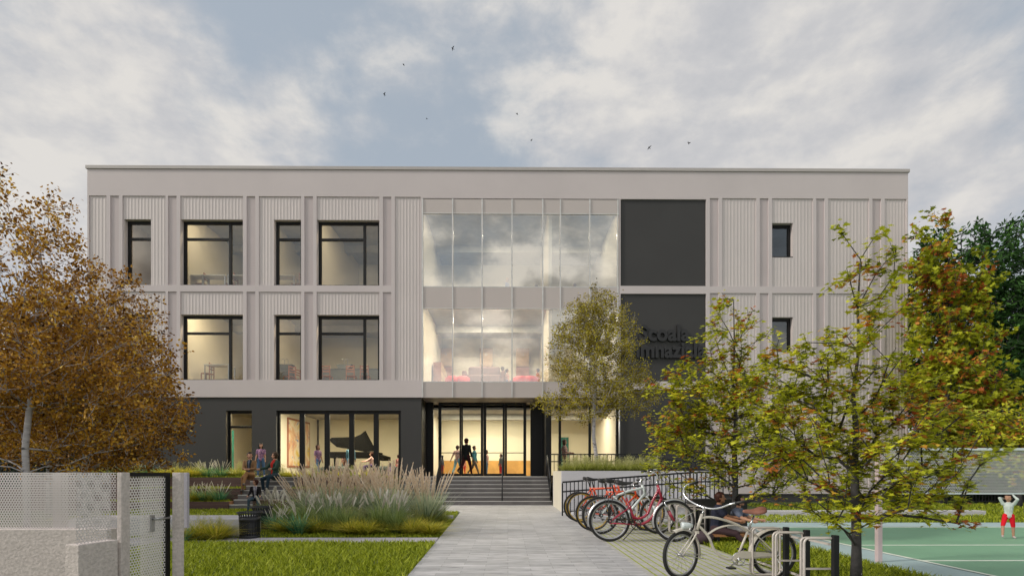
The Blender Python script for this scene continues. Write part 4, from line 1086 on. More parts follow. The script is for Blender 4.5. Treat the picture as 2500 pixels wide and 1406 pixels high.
def tree(name, label, base, trunk, tr, env, natt, kind, lm, bm, lsize, per, seed, tip=.003, up=.25, flat=.3, spread=.16, extra=0, group=None, cluster=1, shell=.45, tmean=.5, tsd=.22, step=.28, tints=None, filt=None):
    r = np.random.default_rng(seed); root = thing(name, label, 'tree', base, 0, group)
    att = ell_pts(r, env, natt, shell); att = att[att[:, 2] > (trunk[1][2] if len(trunk) > 1 else 0)]
    if filt is not None: att = att[filt(att)]
    N, par, tips = grow(r, trunk, att, up, step)
    # short side twigs near every tip
    tn = []; tp = []
    NN = np.array([[p.x, p.y, p.z] for p in N])
    twigs = []
    for t in tips:
        q = N[t]; pd = (q - N[par[t]]).normalized()
        for k in range(extra):
            d = (pd * .7 + Vector(r.normal(0, .6, 3)) + Vector((0, 0, .15))).normalized() * spread * r.uniform(.8, 1.8)
            N.append(q + d); par.append(t); twigs.append(len(N) - 1)
    rr = radii(N, par, tip, tr)
    K = len(trunk); Tr = [N[i] for i in range(K)]
    trunk_tube('trunk', Tr, [max(rr[i], tip * 2) * (1.35 if i == 0 else 1) for i in range(K)], bm, root)
    par2 = list(par)
    for i in range(K): par2[i] = -1
    branch_mesh('branches', N, par2, rr, bm, root)
    ends = tips + twigs
    E = np.array([[N[i].x, N[i].y, N[i].z] for i in ends]); Q = np.array([[N[par[i]].x, N[par[i]].y, N[par[i]].z] for i in ends])
    n = len(E) * per; ii = np.repeat(np.arange(len(E)), per); t = r.uniform(-.1, 1.1, n)[:, None]
    C = Q[ii] * (1 - t) + E[ii] * t + r.normal(0, spread * .38, (n, 3)) * np.array([1, 1, .55 + .45 * (1 - flat)])
    nr = r.normal(0, 1, (n, 3)) * (1 - flat) + np.array([0, 0, 1.]) * flat * 1.6
    cl = r.normal(tmean, tsd, len(E))
    tt = tints(cl, ii, r, n) if tints else cl[ii] + r.normal(0, .12, n)
    out = (E - Q)[ii]; out = out / (np.linalg.norm(out, axis=1)[:, None] + 1e-9) + r.normal(0, .8, (n, 3)) + np.array([0, 0, -.35])
    leaves('crown', kind, C, nr, lsize, lm, root, r, tt, out)
    return root
def stem(h, n=10, wob=.04, lean=(0, 0), seed=0):
    r = random.Random(seed); pts = []; ox = oy = 0
    for i in range(n + 1):
        t = i / n; pts.append(Vector((lean[0] * t * h + ox, lean[1] * t * h + oy, h * t))); ox += r.uniform(-wob, wob); oy += r.uniform(-wob, wob)
    return pts
def at(px, Y, z=0): p = P(px, HZ, Y); p.z = z; return p
# orange birches at the left, behind the fence
s1 = 9.5 / FL
GBi = 'orange birches behind the perforated fence'
tree('birch_tree', 'large orange birch with white forked trunk behind the perforated fence', at(64, 9.5), [Vector((0, 0, 0)), Vector((.02, 0, .6)), Vector((.0, 0, 1.3)), Vector((-.02, .0, 1.75)), Vector((.06, 0, 2.5)), Vector((.12, .05, 3.3)), Vector((.10, .1, 4.1)), Vector((.2, .1, 4.9)), Vector((.15, .1, 5.6))],
     .12, [(-.45, .1, 4.1, 1.7, 1.5, 2.75, 1.0), (.9, .2, 3.0, 1.75, 1.3, 1.6, .75), (.3, .1, 2.3, 2.0, 1.3, .9, .35), (-1.4, 0, 2.6, 1.4, 1.2, 1.6, .45)], 900, 'birch', birch_or, birchb, .062, 9, 3, tip=.0016, up=.2, flat=.1, spread=.17, extra=4, group=GBi, tmean=.5, filt=lambda a: ~((a[:, 1] < .25) & (a[:, 2] < 2.5) & (np.abs(a[:, 0] - .3) < 1.3)))
tree('birch_tree', 'second orange birch with low spreading fork, nearer the school corner', at(212, 12.2), [Vector((0, 0, 0)), Vector((.0, 0, .7)), Vector((-.05, 0, 1.3)), Vector((.0, .0, 2.2)), Vector((.05, 0, 3.2)), Vector((.0, .1, 4.2)), Vector((.1, .1, 5.2))],
     .10, [(.35, 0, 3.9, 1.5, 1.4, 2.5, 1.0), (.95, .1, 2.7, 1.45, 1.3, 1.2, .65), (.4, .1, 1.9, 1.9, 1.2, .7, .25), (-.8, 0, 3.3, 1.3, 1.2, 1.7, .4)], 900, 'birch', birch_or, birchb, .068, 8, 4, tip=.0018, up=.2, flat=.1, spread=.16, extra=4, group=GBi, tmean=.42)
tree('birch_tree', 'third orange birch at the back left, touching the school corner', at(120, 16.5), stem(6.0, 8, .05, seed=8), .10, [(.2, 0, 4.4, 2.6, 1.8, 3.0, 1), (.6, 0, 2.4, 2.6, 1.5, 1.2, .5)], 500, 'birch', birch_or, birchb, .10, 8, 5, tip=.003, up=.2, flat=.1, spread=.24, extra=4, group=GBi, tmean=.35)
# olive birch in the planter
bp = at(1461, 18.7, zP - .1)
tree('birch_tree', 'small olive leaved birch with slender white trunk growing in the planter', bp, [Vector((0, 0, 0)), Vector((-.10, 0, .8)), Vector((-.18, 0, 1.35)), Vector((-.16, 0, 2.2)), Vector((-.12, .0, 3.2)), Vector((-.10, 0, 4.3)), Vector((-.12, 0, 5.3)), Vector((-.15, .0, 6.2))],
     .075, [(-.05, 0, 4.5, 1.75, 1.6, 1.9, 1.1), (-.15, 0, 5.6, 1.05, .95, 1.25, .35), (-.55, 0, 2.55, 1.9, 1.1, .75, .35), (.9, 0, 3.0, 1.55, 1.1, 1.0, .4)], 760, 'birch', birch_yg, birchb, .060, 9, 6, tip=.0020, up=.2, flat=.1, spread=.17, extra=4, tmean=.5)
def mtints_dark(cl, ii, r, n):
    red = r.uniform(0, 1, len(cl)) < .25; base = np.where(red, r.uniform(.80, .97, len(cl)), np.clip(cl * .75, .05, .5)); return base[ii] + r.normal(0, .06, n)
def mtints(cl, ii, r, n):
    red = (r.uniform(0, 1, len(cl)) < .13)
    base = np.where(red, r.uniform(.80, .97, len(cl)), np.clip(cl, .1, .68))
    return base[ii] + r.normal(0, .07, n) * np.where(red[ii], .6, 1)
def layered(a): return np.ones(len(a), bool)
tree('maple_tree', 'young autumn maple in the foreground grass beside the nearest rack', at(2090, 5.85), [Vector((0, 0, 0)), Vector((.005, 0, .45)), Vector((.0, 0, .8)), Vector((-.02, .0, 1.3)), Vector((.0, 0, 1.75)), Vector((-.02, .02, 2.2)), Vector((.03, .0, 2.7)), Vector((.02, 0, 3.2)), Vector((.05, 0, 3.75))],
     .055, [(.0, 0, 1.55, 1.45, 1.15, .85, 1.0), (-.1, 0, 2.15, 1.0, .85, .9, .65), (.02, 0, 3.2, .42, .4, .95, .17), (.75, 0, 1.55, .95, .6, .8, .35), (-.75, 0, 2.2, .55, .45, .75, .22), (.25, 0, .95, 1.1, .9, .3, .2)], 330, 'maple', maple_l, bark_d, .070, 8, 12, tip=.0024, up=.5, flat=.72, spread=.095, extra=3, tints=mtints, shell=.42)
tree('maple_tree', 'young autumn maple growing beside the low charcoal wall', at(1793, 10.3), [Vector((0, 0, 0)), Vector((.0, 0, .5)), Vector((.02, 0, 1.0)), Vector((.0, .0, 1.7)), Vector((.03, 0, 2.4)), Vector((-.02, .02, 3.1)), Vector((.0, .0, 3.9)), Vector((-.02, 0, 4.8))],
     .06, [(-.1, 0, 1.75, 1.75, 1.2, .95, .9), (-.15, 0, 2.7, 1.45, 1.1, 1.0, .8), (0, 0, 3.9, .75, .7, 1.05, .25), (-1.1, 0, 2.6, .7, .6, 1.1, .2), (.9, 0, 1.7, 1.0, .8, .9, .3)], 430, 'maple', maple_l, bark_d, .088, 8, 13, tip=.0034, up=.5, flat=.72, spread=.13, extra=3, tints=mtints, shell=.42)
tree('maple_tree', 'broad autumn maple standing beyond the right corner of the school', at(2300, 21.5), [Vector((0, 0, 0)), Vector((.1, 0, 1.2)), Vector((.1, 0, 2.4)), Vector((.15, 0, 4)), Vector((.3, 0, 6)), Vector((.2, 0, 8)), Vector((.3, 0, 9.8))],
     .16, [(.3, 0, 6.0, 1.9, 1.7, 4.0, 1.0), (-.4, 0, 9.6, .95, .9, 2.9, .35), (1.2, 0, 8.6, .9, .9, 2.2, .2), (1.3, 0, 3.4, 2.2, 1.6, 2.4, .6)], 420, 'maple', maple_l, bark_d, .19, 7, 14, tip=.006, up=.7, flat=.5, spread=.27, extra=3, tints=mtints_dark, shell=.5)
tree('maple_tree', 'low autumn maple at the right edge behind the white screen', at(2490, 19.5), stem(3.6, 6, .05, seed=3), .09, [(0, 0, 2.5, 1.6, 1.3, 1.6, 1)], 160, 'maple', maple_l, bark_d, .13, 5, 15, tip=.005, up=.5, flat=.5, spread=.24, extra=3, tints=mtints, shell=.5)
GR = 'dark chestnuts behind the court'
for k, (px, Y, h, rx, lb) in enumerate(((2345, 27, 14.6, 3.6, 'tall dark green chestnut behind the autumn maple'), (2500, 26, 14.6, 3.8, 'tall dark green chestnut at the right edge of the picture'), (2440, 24, 6.4, 3.4, 'lower dark green chestnut behind the white screen'))):
    tree('chestnut_tree', lb, at(px, Y), stem(h * .85, 8, .06, seed=k), .2, [(0, 0, h * .62, rx, 2.6, h * .38, 1), (0, 0, h * .30, rx * .95, 2.4, h * .26, .6)], 620, 'chest', chest_l, bark_d, .32, 8, 30 + k, tip=.008, up=.4, flat=.3, spread=.34, extra=3, group=GR, shell=.38)
def hedge(label, x0, x1, y0, y1, h, seed, n=9000, sz=.16):
    r = np.random.default_rng(seed); root = thing('hedge', label, 'hedge', ((x0 + x1) / 2, (y0 + y1) / 2, -.03))
    w, d = (x1 - x0) / 2, (y1 - y0) / 2
    mb = MB(); mb.box(-w * .97, w * .97, -d * .6, d * .6, 0, h * .9); mb.build('hedge_core', hedge_l, root)
    C = np.stack([r.uniform(-w, w, n), -d * (.5 + .55 * r.uniform(0, 1, n) ** .6), r.uniform(0, 1, n) ** .9 * h], 1)
    C[: n // 5, 1] = r.uniform(-d, d, n // 5); C[: n // 5, 2] = h * (.88 + .14 * r.uniform(0, 1, n // 5))
    C[:, 2] += .12 * np.sin(C[:, 0] * 1.7) + .08 * np.sin(C[:, 0] * 4.1)
    leaves('hedge_leaves', 'chest', C, r.normal(0, 1, (n, 3)), sz, hedge_l, root, r, r.normal(.5, .25, n)); return root
hedge('dark hedge behind the black fence beyond the court', XR - .3, 42, 23.3, 25.2, 3.0, 40, 14000, .22)
hedge('dark hedge at the left behind the birches', -40, XL - .5, 23.0, 25.0, 4.2, 41, 11000, .24)
GL = 'dark trees behind the left corner of the school'
for k, (px, Y, h, rx, lb) in enumerate(((20, 27, 5.5, 3.2, 'dark green tree behind the birches at the left edge'), (140, 28, 5.0, 3.2, 'dark green tree beside the left corner of the school'))):
    tree('broadleaf_tree', lb, at(px, Y), stem(h * .85, 7, .06, seed=k + 9), .16, [(0, 0, h * .6, rx, 2.2, h * .4, 1)], 260, 'chest', chest_l, bark_d, .28, 6, 50 + k, tip=.008, up=.4, flat=.3, spread=.34, extra=3, group=GL, shell=.4)
# ---------------------------------------------------------------- bicycles
def spline(pts, n=8):
    pts = [Vector(p) for p in pts]; out = []
    P_ = [pts[0] * 2 - pts[1]] + pts + [pts[-1] * 2 - pts[-2]]
    for i in range(1, len(P_) - 2):
        for k in range(n):
            t = k / n; a, b, c, d = P_[i - 1], P_[i], P_[i + 1], P_[i + 2]
            out.append(.5 * ((2 * b) + (c - a) * t + (2 * a - 5 * b + 4 * c - d) * t * t + (3 * b - a - 3 * c + d) * t ** 3))
    out.append(pts[-1]); return out
def V2(x, z, y=0): return Vector((x, y, z))
def wheel(parent, c, R_, tw, rimm, hub=.035, yaw=0, disc=True):
    """tyre with rim, spokes and hub as sub-parts; axle along local y"""
    mb = MB(); pr = [(R_ - tw + tw * math.cos(a), tw * math.sin(a)) for a in [2 * PI * k / 10 for k in range(11)]]; mb.lathe(pr, 44, axis='y')
    t = mb.build('wheel', tyre, parent); t.location = c; t.rotation_euler = (0, 0, yaw)
    ri = R_ - 2 * tw; mb = MB(); mb.lathe([(ri + .004, -.011), (ri + .004, .011), (ri - .014, .009), (ri - .018, 0), (ri - .014, -.009), (ri + .004, -.011)], 44, axis='y'); mb.build('rim', rimm, t)
    mb = MB()
    for k in range(28):
        a = 2 * PI * k / 28; s = 1 if k % 2 else -1; b = a + (.5 if k % 4 < 2 else -.5)
        mb.tube([(math.cos(b) * .02, s * hub, math.sin(b) * .02), (math.cos(a) * (ri - .012), 0, math.sin(a) * (ri - .012))], .0015, 3, caps=False)
    mb.build('spokes', alu, t)
    mb = MB(); mb.lathe([(.0, -hub - .02), (.012, -hub - .02), (.024, -hub), (.016, -.02), (.016, .02), (.024, hub), (.012, hub + .02), (0, hub + .02)], 14, axis='y'); mb.build('hub', alu, t)
    return t
def saddle(parent, p, m, L=.27, W_=.085, wide=1):
    mb = MB(); rows = []
    for t, w, z, h in ((0, .45, .030, .05), (.06, .9, .030, .085), (.20, 1., .022, .10), (.42, .78, .004, .085), (.62, .40, .0, .065), (.85, .28, .006, .055), (1, .14, .006, .035)):
        x = -L * .45 + L * t; ww = W_ * w * wide
        rows.append([(x, -ww, z - h * .6), (x, -ww * .9, z + h * .1), (x, -ww * .4, z + h * .45), (x, 0, z + h * .42), (x, ww * .4, z + h * .45), (x, ww * .9, z + h * .1), (x, ww, z - h * .6), (x, 0, z - h * .3)])
    n = 8; vs = [q for r_ in rows for q in r_]; fs = [(i * n + j, i * n + (j + 1) % n, (i + 1) * n + (j + 1) % n, (i + 1) * n + j) for i in range(len(rows) - 1) for j in range(n)]
    fs += [tuple(range(n))[::-1], tuple((len(rows) - 1) * n + j for j in range(n))]
    mb.add(vs, fs, 0, True); o = mb.build('saddle', m, parent); o.location = p
    b = o.modifiers.new('s', 'SUBSURF'); b.levels = 1; b.render_levels = 2
    mb = MB()
    for s in (-1, 1): mb.tube([(-L * .35, s * .03, -.02), (-.02, s * .02, -.05), (L * .3, s * .012, -.02)], .004, 5)
    mb.build('saddle_rail', alu, o)
    return o
def drive(r, bb, hub, s, guard=None, m=blackpl, ring=.085):
    """crankset, pedals and chain on the side s (+1/-1) of the bike"""
    y = s * .05
    mb = MB(); mb.lathe([(ring, -.003), (ring, .003), (ring - .014, .003), (ring - .014, -.003), (ring, -.003)], 26, c=(bb.x, y, bb.z), axis='y')
    for k in range(5):
        a = 2 * PI * k / 5; mb.bar((bb.x, y, bb.z), (bb.x + math.cos(a) * (ring - .012), y, bb.z + math.sin(a) * (ring - .012)), .014, .006)
    mb.lathe([(0, -.075), (.02, -.075), (.02, .075), (0, .075)], 10, c=bb, axis='y')
    a = R(-35)
    for q, yy in ((1, .08), (-1, -.08)):
        e = Vector((bb.x + q * math.cos(a) * .165, yy, bb.z + q * math.sin(a) * .165)); mb.bar((bb.x, yy, bb.z), e, .022, .012)
    cr = mb.build('crankset', m, r)
    for q, yy in ((1, .08), (-1, -.08)):
        e = Vector((bb.x + q * math.cos(a) * .165, yy + (.045 if yy > 0 else -.045), bb.z + q * math.sin(a) * .165)); pb = MB(); pb.box(e.x - .045, e.x + .045, e.y - .04, e.y + .04, e.z - .01, e.z + .01); pb.build('pedal', blackpl, r)
    mb = MB(); mb.tube([(bb.x, y, bb.z + ring), (hub.x, y, hub.z + .035)], .004, 4); mb.tube([(bb.x, y, bb.z - ring), (hub.x + .03, y, hub.z - .08), (hub.x, y, hub.z - .035)], .004, 4)
    mb.lathe([(.04, -.012), (.04, .012), (.02, .014), (.02, -.014), (.04, -.012)], 18, c=(hub.x, y, hub.z), axis='y'); mb.lathe([(.022, -.004), (.022, .004), (.0, .004), (0, -.004)], 10, c=(hub.x + .03, y, hub.z - .08), axis='y')
    mb.build('chain', alu if guard else blackpl, r)
def fender(r, c, R_, a0, a1, m, w=.03):
    mb = MB(); n = 22
    for k in range(n):
        t0 = R(a0 + (a1 - a0) * k / n); t1 = R(a0 + (a1 - a0) * (k + 1) / n); vs = []
        for t in (t0, t1):
            for (rr_, y) in ((R_ - .012, -w), (R_ + .012, -w * .72), (R_ + .020, 0), (R_ + .012, w * .72), (R_ - .012, w)): vs.append((c.x + rr_ * math.cos(t), c.y + y, c.z + rr_ * math.sin(t)))
        mb.add(vs, [(i, i + 1, i + 6, i + 5) for i in range(4)], 0, True)
    return mb.build('mudguard', m, r)
def bike(style, label, loc, rz, s, paint, rimm, lean=0, steer=0, saddle_m=blackpl, group='bicycles parked at the racks'):
    r = thing('bicycle', label, 'bicycle', loc, rz, group, s); r.rotation_euler = (lean, 0, rz)
    R_ = .35; WB = 1.09; rh = V2(0, R_); fh = V2(WB, R_); bb = V2(.44, .29)
    tw = .021 if style == 'diamond' else .024
    if style == 'cruiser': R_ = .297; WB = 1.19; tw = .022; rh = V2(0, R_); fh = V2(WB, R_); bb = V2(.48, .245)
    wheel(r, rh, R_, tw, rimm); wheel(r, fh, R_, tw, rimm, yaw=steer)
    mb = MB()
    if style == 'diamond':
        st = V2(.27, .80); ht, hb = V2(.83, .82), V2(.87, .68)
        mb.tube([bb, st], .016, 8); mb.tube([st + V2(0, -.03), ht + V2(.01, -.03)], .016, 8); mb.tube([bb, hb + V2(-.01, .03)], .018, 8); mb.tube([ht + V2(-.005, .03), hb], .021, 10)
        for y in (-.045, .045): mb.tube([bb + V2(0, 0, y * .7), rh + V2(0, 0, y)], .009, 6); mb.tube([st + V2(.01, -.05, y * .4), rh + V2(0, 0, y)], .008, 6)
        sp_ = V2(.235, .93); stt = V2(.80, .93)
    elif style == 'mountain':
        st = V2(.28, .70); ht, hb = V2(.80, .88), V2(.86, .72)
        mb.tube([bb, st], .02, 8); mb.tube(spline([st + V2(-.03, -.02), V2(.52, .79), ht + V2(.0, -.03)]), .024, 10); mb.tube([bb, hb + V2(-.01, .03)], .026, 10); mb.tube([ht + V2(-.005, .03), hb], .026, 10)
        for y in (-.05, .05): mb.tube([bb + V2(0, 0, y * .7), rh + V2(0, 0, y)], .011, 6); mb.tube([st + V2(.0, -.04, y * .4), rh + V2(0, 0, y)], .010, 6)
        sp_ = V2(.22, .93); stt = V2(.76, .99)
    elif style == 'step':
        st = V2(.29, .73); ht, hb = V2(.82, .93), V2(.89, .70)
        mb.tube([bb, st], .018, 8); mb.tube([ht + V2(-.004, .02), hb], .024, 10)
        mb.tube(spline([ht + V2(.01, -.06), V2(.74, .70), V2(.64, .47), V2(.53, .395), V2(.44, .40), V2(.385, .47), V2(.345, .60)]), .0215, 10)
        mb.tube(spline([hb + V2(-.015, .02), V2(.80, .56), V2(.69, .38), V2(.56, .30), V2(.47, .29)]), .0235, 10)
        for y in (-.05, .05): mb.tube([bb + V2(0, .0, y * .6), V2(.0, .31, y)], .012, 6); mb.tube(spline([V2(.345, .58, y * .3), V2(.22, .49, y * .8), V2(0, .33, y)]), .012, 6)
        mb.lathe([(0, -.05), (.032, -.05), (.032, .05), (0, .05)], 12, c=bb, axis='y'); sp_ = V2(.235, .93); stt = V2(.80, 1.0)
    else:
        st = V2(.325, .60); ht, hb = V2(.925, .78), V2(.985, .60)
        mb.tube([bb, st], .015, 8); mb.tube([ht + V2(-.004, .015), hb], .019, 10)
        mb.tube(spline([ht + V2(0, -.03), V2(.80, .755), V2(.62, .715), V2(.46, .655), V2(.32, .575)]), .0155, 10)
        for y in (-.016, .016): mb.tube(spline([V2(.855, .545, y), V2(.72, .62, y), V2(.55, .655, y), V2(.40, .63, y), V2(.22, .51, y * 2.2), V2(.08, .38, y * 3), V2(0, .30, y * 3)]), .0085, 8)
        mb.tube(spline([hb + V2(-.01, .06), V2(.90, .59), V2(.83, .50), V2(.77, .36), V2(.68, .27), V2(.58, .235), bb]), .0165, 10)
        for y in (-.05, .05): mb.tube([bb + V2(0, 0, y * .6), rh + V2(0, -.03, y)], .0095, 6)
        mb.lathe([(0, -.04), (.028, -.04), (.028, .04), (0, .04)], 12, c=bb, axis='y'); sp_ = V2(.255, .77); stt = V2(.905, .84)
    mb.build('frame', paint, r)
    mb = MB()
    crown = hb + (fh - hb).normalized() * .03
    for y in (-.05, .05):
        if style in ('step', 'mountain'):
            mid = crown.lerp(fh, .5) + V2(.0, 0, y); mb.tube([crown + V2(0, 0, y), mid], .013, 8, m=1); mb.tube([mid, fh + V2(-.01, 0, y)], .018, 8, m=0)
        else: mb.tube(spline([crown + V2(0, 0, y * .8), crown.lerp(fh, .55) + V2(-.008, 0, y), fh + V2(0, 0, y)]), .010, 8)
    mb.bar(crown + V2(0, 0, -.062), crown + V2(0, 0, .062), .03, .03, m=2 if style == 'step' else 0); mb.build('fork', [paint, chrome, blackpl], r)
    # steering and seat
    mb = MB()
    if style == 'diamond':
        mb.tube([V2(.83, .82), stt], .012, 8); mb.tube(spline([V2(.84, .95, -.20), V2(.88, .95, -.1), stt + V2(.08, .01), V2(.88, .95, .1), V2(.84, .95, .20)]), .012, 8); mb.tube([stt, stt + V2(.08, .01)], .014, 8); gr = [(V2(.84, .95, y_), V2(.76, .94, y_ * 1.05)) for y_ in (-.20, .20)]
        for a_, b_ in gr: mb.tube([a_, b_], .012, 8)
    elif style == 'mountain':
        mb.tube([V2(.80, .9), stt], .015, 8); mb.tube([stt, stt + V2(.06, .02)], .015, 8); mb.tube([stt + V2(.06, .02, -.20), stt + V2(.06, .02, .20)], .013, 8); gr = [(stt + V2(.055, .02, s_ * .2), stt + V2(.03, .02, s_ * .30)) for s_ in (-1, 1)]
    elif style == 'step':
        mb.tube([V2(.815, .95), stt + V2(0, .02)], .015, 8); mb.tube(spline([V2(.66, 1.20, -.27), V2(.74, 1.20, -.25), V2(.83, 1.14, -.12), stt + V2(.03, .04), V2(.83, 1.14, .12), V2(.74, 1.20, .25), V2(.66, 1.20, .27)]), .013, 8); gr = [(V2(.70, 1.20, s_ * .26), V2(.60, 1.195, s_ * .275)) for s_ in (-1, 1)]
    else:
        mb.tube([V2(.92, .79), stt], .012, 8)
        mb.tube(spline([V2(.90, 1.165, -.30), V2(.985, 1.14, -.32), V2(1.04, 1.06, -.28), V2(1.02, .97, -.2), V2(.93, .895, -.08), V2(.84, .865, .06), V2(.77, .885, .17), V2(.69, .935, .27), V2(.60, .96, .33)]), .0115, 8)
        gr = [(V2(.95, 1.155, -.31), V2(.84, 1.185, -.29)), (V2(.66, .945, .30), V2(.52, .975, .36))]
        mb.tube([stt, V2(.90, .88, 0)], .013, 8)
    hbm = mb.build('handlebar', chrome, r)
    for a_, b_ in gr: g = MB(); g.tube([a_, b_], .018, 10); g.build('grip', blackpl, hbm)
    if style in ('mountain', 'step'):
        for (a_, b_) in gr:
            g = MB(); g.tube([a_ + V2(.04, -.01), b_ + V2(.08, -.03)], .006, 5); g.build('brake_lever', alu, hbm)
        c_ = MB(); c_.tube(spline([gr[0][0] + V2(.03, 0), V2(.95, 1.1, -.15), V2(.97, .9, -.08), V2(.90, .75, -.06)]), .004, 5); c_.tube(spline([gr[1][0] + V2(.03, 0), V2(.98, 1.08, .1), V2(.99, .9, .06), V2(.90, .72, .05)]), .004, 5); c_.build('brake_cable', blackpl, hbm)
    mb = MB(); mb.tube([st, sp_], .0135 if style != 'cruiser' else .012, 8); mb.build('seat_post', chrome if style in ('cruiser', 'step') else blackpl, r)
    saddle(r, sp_ + V2(-.01, .05), saddle_m, wide=1.25 if style == 'cruiser' else 1.15 if style == 'step' else .85, L=.29)
    drive(r, bb, rh, -1 if style != 'cruiser' else 1, guard=style == 'cruiser', m=chrome if style == 'cruiser' else blackpl)
    if style == 'step':
        fender(r, rh, R_ + .012, 28, 195, alu); fender(r, fh, R_ + .012, 62, 198, alu)
        mb = MB(); z = R_ * 2 + .075
        for y in (-.06, 0, .06): mb.tube([V2(-.22, z, y), V2(.24, z, y)], .007, 5)
        mb.tube([V2(-.22, z, -.07), V2(-.22, z, .07)], .007, 5); mb.tube([V2(.18, z, -.07), V2(.18, z, .07)], .007, 5)
        for y in (-.075, .075):
            for dx in (-.10, -.03, .05): mb.tube([V2(dx, z, y), V2(0, .40, y)], .006, 5)
        mb.build('luggage_rack', blackpl, r)
        mb = MB(); mb.tube([bb + V2(0, -.02, -.06), V2(.20, .03, -.13)], .008, 6); mb.build('kickstand', blackpl, r)
    if style == 'cruiser':
        fender(r, rh, R_ + .014, 2, 158, paint, .034); ff = fender(r, V2(0, 0), R_ + .014, 66, 192, paint, .034); ff.location = fh; ff.rotation_euler = (0, 0, steer)
        mb = MB()
        for y in (-.04, .04):
            for a in (25, 150): mb.tube([rh + V2(0, 0, y), rh + V2(math.cos(R(a)) * (R_ + .015), math.sin(R(a)) * (R_ + .015), y * .8)], .003, 4)
            for a in (-10, 0): mb.tube([fh + V2(0, 0, y), fh + V2(-math.cos(R(a)) * (R_ + .015), math.sin(R(a)) * (R_ + .015), y * .8)], .003, 4)
        mb.build('fender_stay', chrome, r)
        hl = MB(); hc = V2(1.13, .655); hl.lathe([(.0, -.09), (.022, -.085), (.038, -.04), (.044, .03), (.044, .05), (.0, .052)], 16, c=hc, axis='x'); hl.build('headlight', white_p, r)
        mb = MB(); mb.prism([V2(.02, .27, .055), V2(.10, .32, .055), V2(.44, .345, .055), V2(.54, .30, .055), V2(.56, .22, .055), V2(.50, .25, .055), V2(.12, .275, .055)], (0, .008, 0)); mb.build('chain_guard', paint, r)
        mb = MB(); mb.tube([V2(.02, .27, .06), V2(-.04, .18, .08), V2(-.09, .015, .16)], .0085, 6); mb.build('kickstand', white_p, r)
        mb = MB(); mb.tube(spline([V2(.95, .86), V2(1.10, .80, .05), V2(1.22, .72, .02), V2(1.18, .66, 0)]), .003, 4); mb.build('brake_cable', chrome, r)
    return r
def park(px_rear, gy, wheel_px, R_=.35):
    p = G(px_rear, gy); ppm = (gy - HZ) / HC; return p, (wheel_px / ppm) / (2 * R_)
for px, gy, wp, st_, paint, rm, lb, rz in (
    (1412, 1272, 73, 'diamond', orange_p, goldrim, 'orange bicycle with yellow rims, farthest of the row, against the ramp railing', -1.5),
    (1420, 1275, 75, 'diamond', orange_p, goldrim, 'orange bicycle with yellow rims, second farthest of the row', 1.0),
    (1447, 1295, 86, 'diamond', orange_p, goldrim, 'orange bicycle with yellow rims standing next to the white bicycle', .5),
    (1466, 1303, 92, 'mountain', white_p, alu, 'white bicycle with sloping thick frame between the orange and the crimson ones', 3.0),
    (1488, 1321, 101, 'step', red_p, alu, 'crimson step-through bicycle with silver mudguards and black luggage rack', -2.0)):
    p, s = park(px, gy, wp); bike(st_, lb, p, R(rz), s, paint, rm, lean=R(-2 if st_ != 'diamond' else 2))
p = G(1897, 1412); bike('cruiser', 'cream beach cruiser bicycle with brown saddle and curved chrome handlebar', p + Vector((0, .08, 0)), R(180 + 4), 1.0, cream_p, alu, steer=R(24), saddle_m=saddle_br, group='bicycle by the near racks')
# ---------------------------------------------------------------- racks
def hoop_thing():
    r = thing('bicycle_rack', '', 'bicycle rack')
    def rr(w, z0, z1, rad, y):
        pts = []
        for cx, cz_, a0 in ((w - rad, z1 - rad, 0), (-w + rad, z1 - rad, 90), (-w + rad, z0 + rad, 180), (w - rad, z0 + rad, 270)):
            for k in range(5): a = R(a0 + 90 * k / 4); pts.append((cx + rad * math.cos(a), y, cz_ + rad * math.sin(a)))
        return pts
    for y in (-.03, .03):
        mb = MB(); mb.tube(rr(.17, .05, .625, .05, y), .0125, 6, closed=True); mb.build('hoop', rackm, r)
    mb = MB(); mb.bar((-.17, .03, .30), (.17, .03, .30), .018, .018); mb.build('cross_bar', rackm, r)
    mb = MB(); mb.bar((.155, .03, .55), (.155, .50, .55), .022, .022); mb.bar((.155, .03, .12), (.155, .50, .12), .022, .022); mb.build('link_bar', rackm, r)
    return r
h0 = hoop_thing(); GRk = 'grey tubular bicycle racks'
near = [(1999, 5.3), (1927, 5.8), (1868, 6.3)]
nl = ['grey tubular bicycle rack hoop nearest the camera', 'grey tubular rack hoop seen through the rear wheel of the cream cruiser', 'grey tubular rack hoop farthest of the three near the cream cruiser']
for (px, Y), lb in zip(near, nl):
    p = at(px, Y)
    if px == 1999: h0.location = p; h0['label'] = lb; h0['group'] = GRk
    else: dup(h0, p, 0, lb, 1, GRk)
far = [(1700, 9.9), (1674, 10.3), (1655, 10.7), (1632, 11.15), (1613, 11.6), (1598, 12.1), (1584, 12.6), (1572, 13.1)]
for k, (px, Y) in enumerate(far):
    dup(h0, at(px, Y), 0, 'grey rack hoop at the front wheels of the parked row, %s from the near end' % ord_[k], 1.05, GRk)
def bollard(px, Y, lb, h=.66, w=.055):
    mb = MB(); mb.box(-w / 2, w / 2, -w / 2, w / 2, -.02, h); o = mb.build('rack_post', blackrail, bevel=.004); o.location = at(px, Y); tag(o, lb, 'post', 'black square posts between the racks')
for px, Y, lb in ((2039, 5.25, 'black square post right of the nearest rack hoop'), (1969, 5.75, 'black square post between the nearest and second rack hoops'), (1919, 6.05, 'black square post seen through the cruiser rear wheel'),
                  (1727, 9.8, 'black square post at the near end of the far racks'), (1700, 10.6, 'black square post behind the first far rack hoop')):
    bollard(px, Y, lb)
